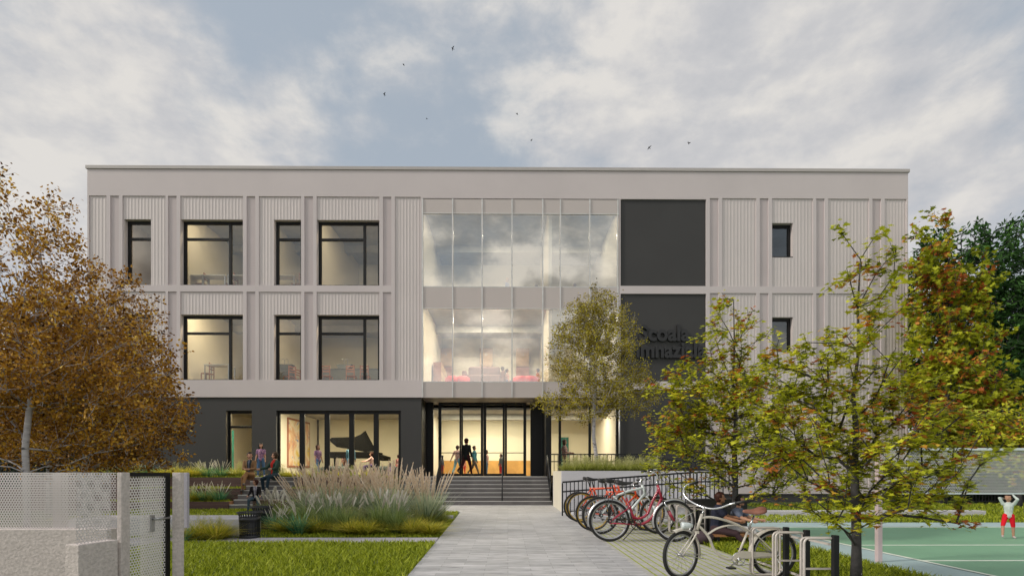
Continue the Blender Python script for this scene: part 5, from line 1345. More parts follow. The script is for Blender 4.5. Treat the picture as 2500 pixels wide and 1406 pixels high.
# ---------------------------------------------------------------- people
def cmat(name, c, rough=.75, var=.12, vs=25): return mat(name, c, rough, var=var, vs=vs, spec=.5 if rough < .5 and 'hair' not in name else .12)
skin = cmat('skin', (.42, .235, .165), .55, .06); skin_d = cmat('skin_tan', (.30, .15, .09), .55, .06)
hair_b = cmat('hair_black', (.012, .010, .011), .5); hair_r = cmat('hair_auburn', (.04, .014, .010), .5); hair_br = cmat('hair_brown', (.05, .03, .02), .5)
shoe_b = cmat('shoe_black', (.012, .012, .016), .4); shoe_w = cmat('shoe_pale', (.45, .38, .38), .6)
eye_m = cmat('eye_dark', (.02, .015, .012), .3); lip_m = cmat('lip', (.30, .09, .08), .5)
FAB = {}
def fab(c):
    k = 'fabric_%02d_%02d_%02d' % tuple(int(x * 99) for x in c)
    if k not in FAB: FAB[k] = cmat(k, c, .8, .14)
    return FAB[k]
def patterned(name, a, b, c, scale=38):
    m, nt, bs = new(name); v = _n(nt, 'ShaderNodeTexVoronoi'); v.inputs['Scale'].default_value = scale; nt.links.new(obj_vec(nt), v.inputs['Vector'])
    s = _n(nt, 'ShaderNodeSeparateColor'); nt.links.new(v.outputs['Color'], s.inputs[0])
    nt.links.new(ramp(nt, s.outputs[0], [(0, a), (.4, b), (.75, c)], 'CONSTANT'), bs.inputs['Base Color']); bs.inputs['Roughness'].default_value = .8; return m
def plaid(name):
    m, nt, bs = new(name); s = _n(nt, 'ShaderNodeSeparateXYZ'); nt.links.new(obj_vec(nt), s.inputs[0])
    f = lambda o: mth(nt, 'GREATER_THAN', mth(nt, 'FRACT', mth(nt, 'MULTIPLY', o, 16.0)), .68)
    g = mth(nt, 'MULTIPLY', mth(nt, 'ADD', f(s.outputs[0]), f(s.outputs[2])), .5)
    nt.links.new(ramp(nt, g, [(0, (.03, .03, .05)), (.5, (.25, .23, .28)), (1, (.6, .58, .62))]), bs.inputs['Base Color']); return m
flower = patterned('purple_floral_print', (.20, .10, .22), (.42, .22, .30), (.10, .06, .16)); pinkflower = patterned('pink_floral_print', (.6, .35, .32), (.35, .16, .16), (.7, .55, .5)); plaidm = plaid('grey_plaid')
def rotx(v, a): return Vector((v.x, v.y * math.cos(a) - v.z * math.sin(a), v.y * math.sin(a) + v.z * math.cos(a)))
def limb(origin, L, fwd, out, side):
    """direction: straight down swung forward by fwd (towards -y) and outwards by out"""
    d = Vector((0, 0, -1)); d = Vector((side * math.sin(out), -math.sin(fwd) * math.cos(out), -math.cos(fwd) * math.cos(out))); return origin + d * L
def person(label, loc, face, h, top, legs_, pose='stand', hair=hair_b, sk=skin, shoes=shoe_b, sleeves='long', shorts=False, longhair=False, inner=None, lean=0, arms=None, legs=None, head_turn=0, vox=.014, root_z=None, crown=False, tie=None, group=None):
    """face: heading in degrees, 0 looks at the camera (-y), 90 looks to +x"""
    child = h < 1.45; S = h / 1.72; hs = (1.0 if not child else 1.0 + (1.45 - h) * .55) * 1.02
    pel = Vector((0, 0, .93)); A = arms or {}; Lg = legs or {}
    if pose.startswith('sit'): pel.z = .52
    up = Vector((0, -math.sin(lean), math.cos(lean)))
    waist = pel + up * .13; chest = pel + up * .36; neck = pel + up * .54; head = pel + up * .69 + Vector((0, -.015, 0))
    B_ = []   # (a, b, ra, rb, tag)
    B_ += [(pel, waist, .118, .112, 'top'), (waist, chest, .112, .135, 'top'), (chest, chest + up * .10, .132, .09, 'top')]
    for s in (-1, 1):
        B_ += [(pel + Vector((s * .05, 0, .0)), pel + Vector((s * .07, 0, -.05)), .105, .095, 'legs'), (chest + Vector((s * .05, 0, 0)) + up * .02, chest + Vector((s * .09, 0, 0)) + up * .08, .10, .075, 'top')]
    B_ += [(chest + up * .10, neck + up * .05, .055, .05, 'skin')]
    hr = .098 * hs; hd = head + up * (.02 if child else 0)
    yaw = R(head_turn); fd = Vector((math.sin(yaw), -math.cos(yaw), 0)); rt = Vector((math.cos(yaw), math.sin(yaw), 0))
    B_ += [(hd + Vector((0, .012, .025)), hd + fd * .012 - Vector((0, 0, .03)), hr * .88, hr * .70, 'skin'), (hd - Vector((0, 0, .055)) + fd * .035, hd - Vector((0, 0, .07)) + fd * .05, hr * .50, hr * .33, 'skin')]
    B_ += [(hd + fd * (hr * .86) + Vector((0, 0, .005)), hd + fd * (hr * 1.03) - Vector((0, 0, .018)), .010, .014, 'skin')]
    for s in (-1, 1): B_ += [(hd + rt * (s * hr * .84) + Vector((0, 0, .012)), hd + rt * (s * hr * .87) - Vector((0, 0, .02)), .013, .010, 'skin')]
    for s, key in ((-1, 'r'), (1, 'l')):
        sh = chest + up * .105 + Vector((s * .165, 0, 0)); fw, ou, el = A.get(key, (5, 8, 10))
        e = limb(sh, .27, R(fw), R(ou), s); inw = A.get(key + 'in', 0)
        w = limb(e, .235, R(fw + el), R(ou - inw), s); hn = limb(w, .075, R(fw + el + 5), R(ou - inw), s)
        ft = 'top' if sleeves == 'long' else 'skin'; B_ += [(sh, e, .058, .045, 'top' if sleeves != 'none' else 'skin'), (e, w, .043, .032, ft), (w, hn, .028, .030, 'skin')]
        if sleeves == 'short': m_ = sh.lerp(e, .62); B_[-3] = (sh, m_, .060, .056, 'top'); B_.append((m_, e, .042, .038, 'skin'))
        dh = (hn - w).normalized(); lt = dh.cross(Vector((1, 0, 0))); lt = lt.normalized() if lt.length > .1 else Vector((0, 1, 0))
        for k, fl_ in enumerate((.055, .066, .062, .050)):
            o_ = hn + lt * ((k - 1.5) * .017) + dh * .012; k1 = o_ + dh * fl_ * .55; k2 = k1 + (dh + Vector((-s * .5, 0, 0))).normalized() * fl_ * .5
            B_ += [(o_, k1, .0105, .0095, 'skin'), (k1, k2, .0095, .008, 'skin')]
        th = w.lerp(hn, .6); B_.append((th + lt * -.03, th + lt * -.045 + dh * .05, .011, .009, 'skin'))
        hp = pel + Vector((s * .092, 0, -.02))
        if pose == 'sit': dflt = (84, 7, -84)
        elif pose == 'walk': dflt = (24, 2, -6) if s < 0 else (-20, 2, -22)
        else: dflt = (2, 3, -3)
        fw, ou, kn = Lg.get(key, dflt)
        k_ = limb(hp, .42, R(fw), R(ou), s); a = limb(k_, .40, R(fw + kn), R(Lg.get(key + 'o', ou * .3)), s)
        lt_ = 'legs' if not shorts else 'skin'; B_ += [(hp, k_, .088, .060, 'legs'), (k_, a, .056, .040, lt_)]
        fdn = Vector((s * .2, -1, -.18 if fw + kn > -10 else -.7)).normalized()
        B_ += [(a + Vector((0, .02, -.035)), a + fdn * .13 + Vector((0, 0, -.04)), .040, .032, 'shoe')]
    if sleeves == 'long' and not child: B_.append((waist - up * .02, pel - up * .06, .122, .128, 'top'))
    B_ = [(a, b, ra * (1.16 if t in ('top', 'legs') else 1.06), rb * (1.16 if t in ('top', 'legs') else 1.06), t) for a, b, ra, rb, t in B_]
    mb = MB()
    for a, b, ra, rb, t in B_:
        d = b - a; L_ = d.length; pts = []; rs = []
        dn = d / L_ if L_ > 1e-5 else Vector((0, 0, 1))
        for q in (-.98, -.75, -.4, 0): pts.append(a + dn * (ra * q)); rs.append(ra * math.sqrt(max(.01, 1 - q * q)))
        for q in (0, .4, .75, .98): pts.append(b + dn * (rb * q)); rs.append(rb * math.sqrt(max(.01, 1 - q * q)))
        flat_ = 1.0
        mb.tube(pts, rs, 10)
    tmp = mb.build('person_body', skin)
    # deepen-flatten the torso is left to the capsules; voxel skin
    rm = tmp.modifiers.new('r', 'REMESH'); rm.mode = 'VOXEL'; rm.voxel_size = vox
    sm = tmp.modifiers.new('s', 'SMOOTH'); sm.iterations = 2; sm.factor = .5
    dg = bpy.context.evaluated_depsgraph_get(); me = bpy.data.meshes.new_from_object(tmp.evaluated_get(dg)); bpy.data.objects.remove(tmp)
    nP = len(me.polygons); C = np.zeros(nP * 3); me.polygons.foreach_get('center', C); C = C.reshape(-1, 3)
    best = np.full(nP, 1e9); tagi = np.zeros(nP, int); names = ['skin', 'top', 'legs', 'shoe']
    for a, b, ra, rb, t in B_:
        a_ = np.array(a); d = np.array(b - a); tt = np.clip(((C - a_) @ d) / max(d @ d, 1e-9), 0, 1); ds = np.linalg.norm(C - a_ - tt[:, None] * d, axis=1) - (ra + (rb - ra) * tt)
        w = ds < best; best[w] = ds[w]; tagi[w] = names.index(t)
    mats_ = [sk, top, legs_, shoes]
    tz = C[:, 2]
    if inner is not None:
        mats_.append(inner); u = (C - np.array(pel)) @ np.array(up); m_ = (tagi == 1) & (np.abs(C[:, 0]) < .030 + .05 * np.clip((u - .05) / .4, 0, 1)) & (C[:, 1] < -.03 - math.sin(lean) * u) & (u > .0); tagi[m_] = 4
        if tie is not None: mats_.append(tie); m_ = (tagi == 4) & (np.abs(C[:, 0]) < .016); tagi[m_] = 5
    hd_ = np.array(hd); rel = C - hd_; f_ = rel @ np.array(fd); x_ = rel @ np.array(rt)
    e_ = (tagi == 0) & (f_ > hr * .6) & (np.abs(rel[:, 2] - .010) < .007) & (np.abs(np.abs(x_) - .033) < .010)
    l_ = (tagi == 0) & (f_ > hr * .5) & (np.abs(rel[:, 2] + .050) < .008) & (np.abs(x_) < .024)
    mats_ += [eye_m, lip_m]; tagi[e_] = len(mats_) - 2; tagi[l_] = len(mats_) - 1
    me.materials.clear()
    for m in mats_: me.materials.append(m)
    me.polygons.foreach_set('material_index', tagi.astype(np.int32)); me.polygons.foreach_set('use_smooth', np.ones(nP, bool))
    o = bpy.data.objects.new('person', me); COL.objects.link(o); o.location = loc; o.rotation_euler = (0, 0, R(face)); o.scale = (S, S, S)
    if root_z is not None: o.location.z = root_z - (pel.z - .10) * S    # seated: height of the seat surface
    tag(o, label, 'person', group)
    # hair
    hb_ = MB(); rot = Matrix.Rotation(yaw, 3, 'Z')
    bk_ = hd - fd * (.020) + Vector((0, 0, .030)); n1_, n2_ = 16, 10; vs = []
    for i in range(n2_ + 1):
        ph = PI * .56 * i / n2_
        for j in range(n1_):
            a = 2 * PI * j / n1_; dq_ = Vector((math.sin(ph) * math.cos(a), math.sin(ph) * math.sin(a), math.cos(ph)))
            fr_ = max(0, (rot @ dq_).dot(fd)); low = ph > .9 and fr_ > .45
            k_ = hr * (1.10 if not low else .82) * (1 + .04 * math.sin(5 * a + 3 * ph)); vs.append(bk_ + rot @ Vector((dq_.x * k_ * .95, dq_.y * k_ * 1.08, dq_.z * k_ * 1.02)))
    fs = [(i * n1_ + j, i * n1_ + (j + 1) % n1_, (i + 1) * n1_ + (j + 1) % n1_, (i + 1) * n1_ + j) for i in range(n2_) for j in range(n1_)]; hb_.add(vs, fs, 0, True)
    if longhair:
        hb_.ell(hd - fd * .045 - Vector((0, 0, .045)), (hr * .98, hr * .72, hr * 1.25), rot=rot)
        for s in (-1, 1): hb_.ell(hd + rt * (s * hr * .80) - fd * .01 - Vector((0, 0, .05)), (hr * .25, hr * .45, hr * 1.1), rot=rot)
    hb_.ell(hd - fd * .036 - Vector((0, 0, .018)), (hr * .94, hr * .80, hr * .92), rot=rot)
    ho = hb_.build('hair', hair); ho.parent = o
    if crown:
        cb = MB(); n = 12; vs = []
        for k in range(n * 2): a = 2 * PI * k / (n * 2); q = hr * .95; vs.append(hd + Vector((q * math.cos(a), q * math.sin(a), hr * .80))); vs.append(hd + Vector((q * 1.12 * math.cos(a), q * 1.12 * math.sin(a), hr * (1.25 if k % 4 == 0 else .98))))
        cb.add(vs, [(2 * k, 2 * ((k + 1) % (2 * n)), 2 * ((k + 1) % (2 * n)) + 1, 2 * k + 1) for k in range(2 * n)]); cb.build('headband', goldrim).parent = o
    return o
GS = 'people sitting around the garden steps'
person('man in a brown suit and tie sitting cross-legged on the timber planter edge', at(610, 19.75), 12, 1.80, fab((.20, .115, .06)), fab((.22, .12, .055)), 'sit', hair_b, inner=fab((.02, .03, .035)), tie=fab((.12, .12, .18)), root_z=1.13, vox=.011,
       arms={'r': (22, 4, 62), 'l': (22, 4, 62), 'rin': 30, 'lin': 34}, legs={'r': (78, 4, -76), 'l': (98, -14, -62)}, head_turn=15, group=GS)
person('girl in a purple floral top and torn jeans standing behind the two seated men', at(637, 21.2, GF), 10, 1.34, flower, fab((.07, .13, .24)), 'walk', hair_b, sleeves='short', longhair=True, head_turn=20, shoes=shoe_w, vox=.012, legs={'r': (10, 3, -6), 'l': (-8, 3, -8)})
person('bearded man in a dark green jacket over a red shirt sitting on the terrace', at(671, 19.75), -28, 1.82, fab((.025, .05, .04)), fab((.015, .03, .045)), 'sit', hair_br, inner=fab((.30, .015, .012)), root_z=1.12, vox=.011,
       arms={'r': (38, 12, 40), 'l': (34, 16, 46)}, legs={'r': (72, 10, -82), 'l': (82, 14, -70)}, head_turn=-35, group=GS)
mb = MB(); mb.box(0, .9, 0, .5, -.03, .37); bx = mb.build('timber_block', plankd, bevel=.01, loc=G(620, 1246) + Vector((0.0, -.1, 0))); tag(bx, 'low brown timber block the boy in the black jacket sits on', 'seat')
pb_ = G(622, 1246)
person('boy in a black jacket and plaid shirt sitting at the foot of the garden steps', pb_ + Vector((.05, -.05, 0)), 14, 1.28, fab((.012, .011, .013)), fab((.05, .08, .11)), 'sit', hair_r, inner=plaidm, root_z=.37, vox=.010, arms={'r': (22, 10, 40), 'l': (22, 10, 40)}, legs={'r': (80, 14, -84), 'l': (82, 12, -78)}, head_turn=-70, group=GS)
person('girl in a purple floral top walking past the music room window', at(776, 21.7, GF), 62, 1.30, flower, fab((.10, .17, .30)), 'walk', hair_r, sleeves='short', longhair=True, shoes=shoe_w, vox=.012, head_turn=5)
person('small child in a purple dress and headband sitting with its back to the window', at(953, 22.6), 180, 1.02, fab((.20, .09, .34)), fab((.18, .08, .30)), 'sit', hair_br, crown=True, root_z=GF + .02, vox=.013, sleeves='short')
person('man in a black jacket walking in through the glazed entrance doors', at(1139, 24.2, GF), 150, 1.76, fab((.010, .012, .012)), fab((.035, .008, .010)), 'walk', hair_r, vox=.012, legs={'r': (20, 2, -4), 'l': (-24, 3, -30)}, head_turn=-10)
GLb = 'people in the lobby behind the entrance doors'
person('boy in a turquoise jacket walking in the lobby beside the man in black', at(1158, 25.9, GF), 78, 1.50, fab((.07, .25, .30)), fab((.15, .11, .08)), 'walk', hair_r, shoes=shoe_w, vox=.014, group=GLb)
person('woman in a pink floral blouse and blue jeans walking in the lobby', at(1117, 26.4, GF), 160, 1.55, pinkflower, fab((.20, .38, .46)), 'walk', hair_r, sleeves='short', longhair=False, vox=.014, arms={'l': (-18, 22, 8)}, group=GLb)
person('small child in grey shirt and red trousers at the left lobby door', at(1079, 26.6, GF), 60, 1.0, fab((.16, .17, .15)), fab((.55, .02, .02)), 'stand', hair_b, vox=.015, group=GLb)
person('child in a pink top standing behind the thick middle door frame', at(1188, 26.2, GF), 90, 1.28, pinkflower, fab((.20, .30, .40)), 'stand', hair_b, vox=.015, group=GLb)
person('small child in grey shirt and red trousers behind the third door', at(1223, 26.0, GF), -60, 1.08, fab((.16, .17, .15)), fab((.60, .02, .02)), 'stand', hair_br, vox=.015, group=GLb)
person('small child with red shorts in the lobby behind the man in black', at(1132, 27.2, GF), 20, .95, fab((.5, .2, .15)), fab((.60, .03, .03)), 'stand', hair_b, vox=.016, group=GLb)
person('woman in a tan checked shirt inside the glazing behind the birch', at(1378, 24.3, GF), 80, 1.72, pinkflower, fab((.25, .14, .09)), 'stand', hair_br, vox=.014, longhair=True, arms={'l': (20, 8, 60), 'r': (20, 8, 60)})
GM = 'children in the music room'
person('child in a denim shirt standing with its back to us beside the piano', at(856, 24.4, GF), 185, 1.50, fab((.07, .15, .21)), fab((.12, .22, .35)), 'stand', hair_b, vox=.014, group=GM)
person('child with auburn hair sitting at the piano keyboard', at(907, 24.9), 270, 1.30, fab((.5, .32, .30)), fab((.1, .07, .16)), 'sit', hair_r, vox=.014, root_z=GF + .45, arms={'r': (50, 4, 30), 'l': (50, 4, 30)}, group=GM)
person('small child in orange behind the right edge of the music room glazing', at(973, 24.3, GF), 200, .98, fab((.45, .22, .2)), fab((.5, .1, .1)), 'stand', hair_r, vox=.015, group=GM)
person('child in a pink top standing beyond the piano', at(840, 27.0, GF), 10, 1.10, pinkflower, fab((.2, .35, .45)), 'stand', hair_br, vox=.016, sleeves='short', group=GM)
kp = G(2462, 1313)
person('toddler in grey hoodie and red shorts standing on the court with arms raised', kp, -30, .84, fab((.50, .55, .53)), fab((.62, .012, .025)), 'stand', hair_b, sk=skin, shoes=shoe_w, shorts=True, vox=.010, arms={'r': (165, 26, 110), 'l': (140, 14, 80), 'rin': 60, 'lin': 40}, legs={'r': (22, 16, -6), 'l': (-4, 8, -2)}, head_turn=-25)
GBn = 'people sitting on the bench by the racks'
person('person in a navy t-shirt sitting beside the far racks', at(1748, 9.55), 62, 1.45, fab((.022, .024, .042)), fab((.05, .03, .035)), 'sit', hair_r, sk=skin_d, sleeves='short', root_z=.17, vox=.010, lean=.12, arms={'r': (40, 4, 40), 'l': (42, 4, 44)}, legs={'r': (82, 4, -40), 'l': (80, 6, -46)}, group=GBn)
person('person in white trousers sitting behind the trunk of the middle maple', at(1790, 9.75), 40, 1.30, fab((.12, .14, .20)), fab((.55, .55, .56)), 'sit', hair_b, sleeves='short', root_z=.17, vox=.010, lean=.25, arms={'r': (50, 4, 30), 'l': (50, 8, 30)}, legs={'r': (95, 8, -70), 'l': (92, 10, -64)}, group=GBn)
mb = MB(); mb.ell((0, 0, .12), (.20, .16, .12)); o = mb.build('backpack', fab((.07, .05, .06)), loc=at(1716, 9.4)); tag(o, 'dark rounded backpack lying at the foot of the far racks', 'bag')
GU = 'people inside the upper glazed hall'
person('child with fair hair in blue behind the upper hall glazing', at(1239, 25.0, F2 - .35), 250, 1.42, fab((.05, .12, .32)), fab((.1, .1, .2)), 'stand', cmat('hair_fair', (.35, .2, .1)), vox=.016, group=GU)
person('child with brown hair seated low behind the upper hall glazing', at(1309, 25.0), 250, 1.2, fab((.25, .12, .10)), fab((.1, .1, .2)), 'sit', hair_r, vox=.016, root_z=F2 + .12, group=GU)
person('person seen behind the right bay of the upper hall glazing', at(1403, 25.0), 240, 1.3, fab((.25, .23, .22)), fab((.1, .1, .2)), 'sit', hair_r, vox=.016, root_z=F2 + .14, group=GU)
GU1 = 'people inside the first floor hall'
person('person in grey sitting beside the brown sofa in the first floor hall', at(1227, 26.2), 200, 1.6, fab((.30, .29, .27)), fab((.1, .1, .2)), 'sit', hair_br, vox=.016, root_z=F1 + .45, group=GU1)
person('girl in a white flowered top in the first floor hall', at(1238, 25.2), 100, 1.2, pinkflower, fab((.1, .1, .2)), 'sit', hair_r, vox=.015, root_z=F1 + .32, group=GU1)
person('black haired child in orange beside the red tables of the first floor hall', at(1313, 25.2), 250, 1.25, fab((.5, .16, .06)), fab((.1, .1, .2)), 'sit', hair_b, vox=.015, root_z=F1 + .32, group=GU1)
# ---------------------------------------------------------------- things inside the rooms
def chair(): 
    r = thing('chair', '', 'chair'); mb = MB(); mb.box(-.2, .2, -.2, .2, .43, .46); mb.build('seat', woodc, r)
    for sx in (-.19, .19):
        for sy in (-.19, .19): mb = MB(); mb.box(sx - .017, sx + .017, sy - .017, sy + .017, 0, .43 if sy > 0 else .95); mb.build('leg', woodc, r)
    mb = MB()
    for z in (.62, .74, .87): mb.box(-.172, .172, -.2, -.185, z, z + .055)
    mb.build('backrest', woodc, r); return r
c0 = chair(); first = True
def place_chair(px, Y, z, rz, lb, g):
    global first
    p = at(px, Y, z)
    if first: c0.location = p; c0.rotation_euler = (0, 0, R(rz)); c0['label'] = lb; c0['group'] = g; first = False
    else: dup(c0, p, R(rz), lb, 1, g)
g1 = 'wooden chairs on the first floor'
for px, Y, rz, lb in ((799, 25.1, 0, 'wooden ladder-back chair at the left of the wide first floor window'), (858, 25.1, 0, 'wooden ladder-back chair in the middle of the wide first floor window'), (892, 25.1, 0, 'wooden ladder-back chair by the mullion of the wide first floor window'), (707, 25.2, 60, 'wooden chair behind the narrow first floor window, the left one'), (719, 25.9, 80, 'wooden chair behind the narrow first floor window, the right one'), (507, 24.5, 90, 'wooden chair at the desk of the first floor room with the blue door')):
    place_chair(px, Y, F1 + .14, rz, lb, g1)
g2 = 'wooden chairs on the second floor'
for px, Y, rz, lb in ((494, 24.7, 90, 'wooden chair at the white tables, left in the second floor window'), (566, 24.7, 90, 'wooden chair at the white tables, right in the second floor window'), (725, 24.7, 90, 'wooden chair at the table in the narrow second floor window')):
    place_chair(px, Y, F2 + .2, rz, lb, g2)
def table(px, Y, z, w, d, h, lb, m, legs_m=alu, cat='table'):
    r = thing('table', lb, cat, at(px, Y, z)); mb = MB(); mb.box(-w / 2, w / 2, -d / 2, d / 2, h - .04, h); mb.build('table_top', m, r)
    for sx in (-w / 2 + .04, w / 2 - .04):
        for sy in (-d / 2 + .04, d / 2 - .04): mb = MB(); mb.box(sx - .02, sx + .02, sy - .02, sy + .02, 0, h - .04); mb.build('leg', legs_m, r)
    return r
for px, lb in ((475, 'white classroom table at the left of the second floor window'), (530, 'white classroom table in the middle of the second floor window'), (590, 'white classroom table cut by the right edge of the second floor window'), (697, 'white classroom table in the narrow second floor window')): table(px, 24.6, F2 + .2, 1.1, .55, .78, lb, tablew)
table(537, 24.5, F1 + .15, 1.2, .6, .84, 'pale desk behind the first floor window with the blue door', tablew)
def worktop(px0, px1, Y, lb, lift=.12, sink=None):
    x0_, x1_ = X(px0, Y), X(px1, Y); r = thing('worktop', lb, 'worktop', (x0_, Y, F1 + lift)); mb = MB(); w = x1_ - x0_
    mb.box(0, w, 0, .7, 0, .88); mb.build('cabinet', counter, r); mb = MB(); mb.box(-.02, w + .02, -.02, .72, .882, .92); mb.build('top', counter, r)
    if sink is not None:
        mb = MB(); s_ = (X(sink, Y) - x0_); mb.prism([(s_ - .35, .1, 1.15), (s_ + .45, .1, 1.15), (s_ + .30, .1, .93), (s_ - .20, .1, .93)], (0, .4, 0)); mb.build('sink', counter, r)
        for q in (0, .18): mb = MB(); mb.tube(spline([(s_ + q, .3, 1.15), (s_ + q, .3, 1.38), (s_ + q - .04, .24, 1.44), (s_ + q - .09, .2, 1.38)], 5), .014, 6); mb.build('tap', alu, r)
worktop(784, 930, 25.4, 'dark grey laboratory worktop with sink in the wide first floor window', sink=835)
worktop(674, 705, 25.4, 'dark grey laboratory worktop with tap in the narrow first floor window', sink=688)
# shelf with slanted end in the second floor corner room
o = MB(); o.box(0, 1.2, 0, .35, 0, 1.1); q = o.build('bookshelf', woodc, loc=(fX(758) + .1, YF + 3.0, F2)); q.rotation_euler = (0, 0, R(60)); tag(q, 'reddish low bookcase along the wall of the second floor corner room', 'bookcase')
# hall cabinets
for k, (px, lb) in enumerate(((1089, 'pale wooden cabinet left of the sofa in the first floor hall'), (1187, 'pale wooden wall cabinet above the sofa in the first floor hall'), (1276, 'pale wooden cabinet near the pillar in the first floor hall'))):
    r = thing('cabinet', lb, 'cabinet', (X(px, 29.9), 29.9, F1)); mb = MB(); z0_ = .0 if k != 1 else 2.1
    mb.box(-.38, .38, 0, .4, z0_ + (2.1 if k != 1 else 0), 3.15); mb.build('body', woodf, r)
    for s in (-1, 1): mb = MB(); mb.box(s * .19 - .175, s * .19 + .175, -.02, -.001, z0_ + 2.15 if k != 1 else 2.15, 3.10); d = mb.build('door', woodf, r); h = MB(); h.box(s * .04 - .008, s * .04 + .008, -.04, -.021, 2.7, 2.85); h.build('handle', alu, d)
    if k != 1: mb = MB(); mb.box(-.38, .38, 0, .4, 0, 2.05); mb.build('base', woodc, r)
r = thing('lockers', 'brown wooden pigeonhole lockers at the left wall of the first floor hall', 'lockers', (fX(1033), 26.3, F1)); mb = MB(); mb.box(0, .4, 0, 2.4, 0, 1.55); mb.build('body', woodc, r); mb = MB()
for i in range(6):
    for j in range(4): mb.box(.401, .412, .05 + i * .39, .40 + i * .39, .06 + j * .37, .37 + j * .37)
mb.build('doors', woodf, r)
r = thing('sofa', 'brown rounded sofa in the first floor hall', 'sofa', (X(1182, 25.5), 25.5, F1 + .15)); mb = MB(); mb.box(-.85, .85, -.4, .4, .05, .55); mb.build('seat', sofam, r, bevel=.09); mb = MB(); mb.box(-.80, .80, .15, .42, .40, 1.05); mb.build('backrest', sofam, r, bevel=.1)
for s in (-1, 1): mb = MB(); mb.box(s * .95 - .12, s * .95 + .12, -.4, .42, .03, .75); mb.build('armrest', sofam, r, bevel=.08)
def pouf(px, Y, z, rx, lb, m=redm, h=.52):
    mb = MB(); mb.lathe([(0, 0), (rx * .7, 0), (rx * .92, h * .12), (rx, h * .5), (rx * .93, h * .85), (rx * .6, h), (0, h * 1.02)], 20); o = mb.build('pouf', m, loc=at(px, Y, z)); tag(o, lb, 'pouf'); return o
for px, lb in ((1104, 'red round pouf left of the sofa, the left one'), (1130, 'red round pouf left of the sofa, the right one'), (1272, 'red round pouf near the pillar, the left one'), (1294, 'red round pouf near the pillar, the right one')):
    pouf(px, 24.9, F1 + .04, .36 if px < 1200 else .42, lb)
for px, Y, rx, lb in ((820, 24.2, .8, 'large dark grey floor cushion in front of the piano'), (945, 24.2, .62, 'large dark grey floor cushion at the right end of the music room')): pouf(px, Y, GF, rx, lb, fab((.05, .055, .05)), .48)
for px, lb in ((1132, 'red pouf in the lobby behind the door'), ): pass
# grand piano
pp = at(865, 25.7, GF); r = thing('grand_piano', 'black grand piano with raised lid behind the music room glazing', 'piano', pp)
ol = [(-1.45, 0), (-1.5, .35), (-1.3, .75), (-.8, .95), (-.2, 1.15), (.4, 1.45), (1.0, 1.5), (1.15, 1.5), (1.15, 0)]
mb = MB(); mb.prism([(x * .92, y, .92) for x, y in ol], (0, 0, .30)); mb.build('case', pianom, r, bevel=.01)
mb = MB(); mb.prism([(1.08, -.02, .80), (1.48, -.02, .80), (1.48, -.02, 1.0), (1.08, -.02, 1.12)], (0, 1.5, 0)); mb.build('keyboard', pianom, r)
for x, y in ((-1.1, .4), (.9, .2), (.9, 1.3)): mb = MB(); mb.tube([(x, y, 0), (x, y, .91)], [.035, .06], 10); mb.build('leg', pianom, r)
mb = MB(); Ld = [(-1.42, .0, 1.76), (-1.5, .0, 1.88), (-1.38, .0, 1.98), (-.9, .02, 2.0), (-.15, .03, 2.02), (.15, .05, 2.14), (.42, .05, 2.34), (1.02, .0, 1.28), (.4, .0, 1.26), (-1.1, .0, 1.50)]
mb.prism([(x * .95, y + .5, z - .02) for x, y, z in Ld], (0, .05, 0)); mb.build('lid', pianom, r)
mb = MB(); mb.bar((.35, .45, 2.25), (1.12, .2, 1.2), .05, .03); mb.build('lid_flap', pianom, r)
mb = MB(); mb.box(-.3, .3, -.2, .2, .40, .48); st_ = mb.build('stool', pianom, loc=at(912, 24.9, GF)); tag(st_, 'black padded stool at the piano keyboard', 'stool')
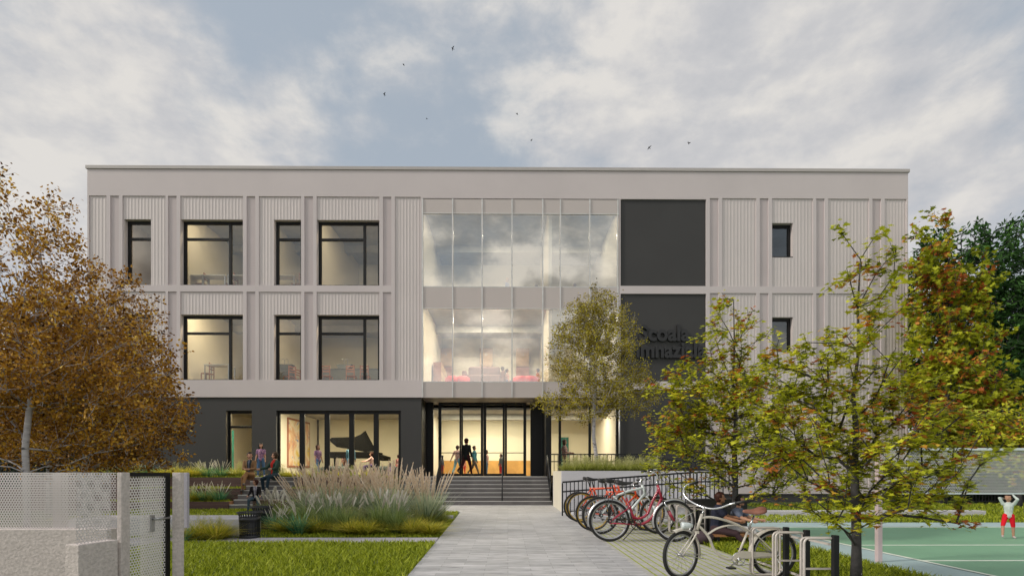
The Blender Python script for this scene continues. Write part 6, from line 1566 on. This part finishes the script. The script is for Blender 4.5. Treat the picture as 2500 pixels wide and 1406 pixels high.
# painting on the left wall of the music room
def painting():
    m, nt, b = new('abstract_pastel_painting'); v = obj_vec(nt)
    c = ramp(nt, noise(nt, v, 1.1, 4, .5, .8), [(.33, (.62, .30, .22)), (.45, (.75, .50, .30)), (.55, (.80, .72, .60)), (.68, (.72, .52, .10))])
    c = mixc(nt, ramp(nt, noise(nt, v, 3.1, 4, .6, .5), [(.60, (0, 0, 0)), (.66, (1, 1, 1))]), c, (.12, .25, .55))
    nt.links.new(c, b.inputs['Base Color']); return m
r = thing('painting', 'large pastel abstract painting in a dark frame on the music room wall', 'painting', (fX(634) + .02, 26.2, GF)); xw = fX(625) + .08 - r.location.x
mb = MB(); mb.box(xw, xw + .05, 0, 2.9, .45, 3.0); mb.build('frame', woodc, r); mb = MB(); mb.box(xw + .051, xw + .06, .1, 2.8, .55, 2.9); mb.build('canvas', painting(), r)
# ---------------------------------------------------------------- birds
def bird():
    mb = MB(); mb.tube([(-.09, 0, 0), (-.05, 0, .005), (.0, 0, .01), (.06, 0, .008), (.10, 0, .0), (.13, 0, 0)], [.006, .022, .036, .030, .018, .004], 8)
    for s in (-1, 1): mb.add([(.05, s * .02, .01), (-.04, s * .02, .01), (-.05, s * .14, .07), (.02, s * .15, .075), (-.07, s * .26, .05)], [(0, 1, 2, 3), (3, 2, 4)])
    mb.add([(-.08, -.01, 0), (-.08, .01, 0), (-.17, .035, 0), (-.17, -.035, 0)], [(0, 1, 2, 3)])
    return mb.build('bird', fab((.01, .01, .012)))
b0 = bird(); bl = ['topmost black bird in the sky', 'black bird second from the top, with raised wing', 'black bird leftmost in the flock', 'small black bird low in the left half of the flock', 'black bird right of the middle of the flock', 'black bird lowest in the middle of the flock', 'black bird above the right half of the roof, the left of two', 'black bird above the right half of the roof, the right of two']
for k, (px, py) in enumerate(((1105, 119), (985, 159), (938, 231), (1042, 291), (1262, 279), (1298, 343), (1585, 361), (1681, 350))):
    o = b0 if k == 0 else b0.copy()
    if k: COL.objects.link(o)
    o.location = P(px, py, 30); sc_ = .62 if k not in (3,) else .42; o.scale = (sc_,) * 3; o.rotation_euler = (R([20, 50, 10, -10, 30, -40, 25, 40][k]), R([-20, 30, -25, 0, 20, 10, -25, 40][k]), R([200, 30, 200, 160, 20, 140, 210, 60][k]))
    tag(o, bl[k], 'bird', 'birds in the sky')
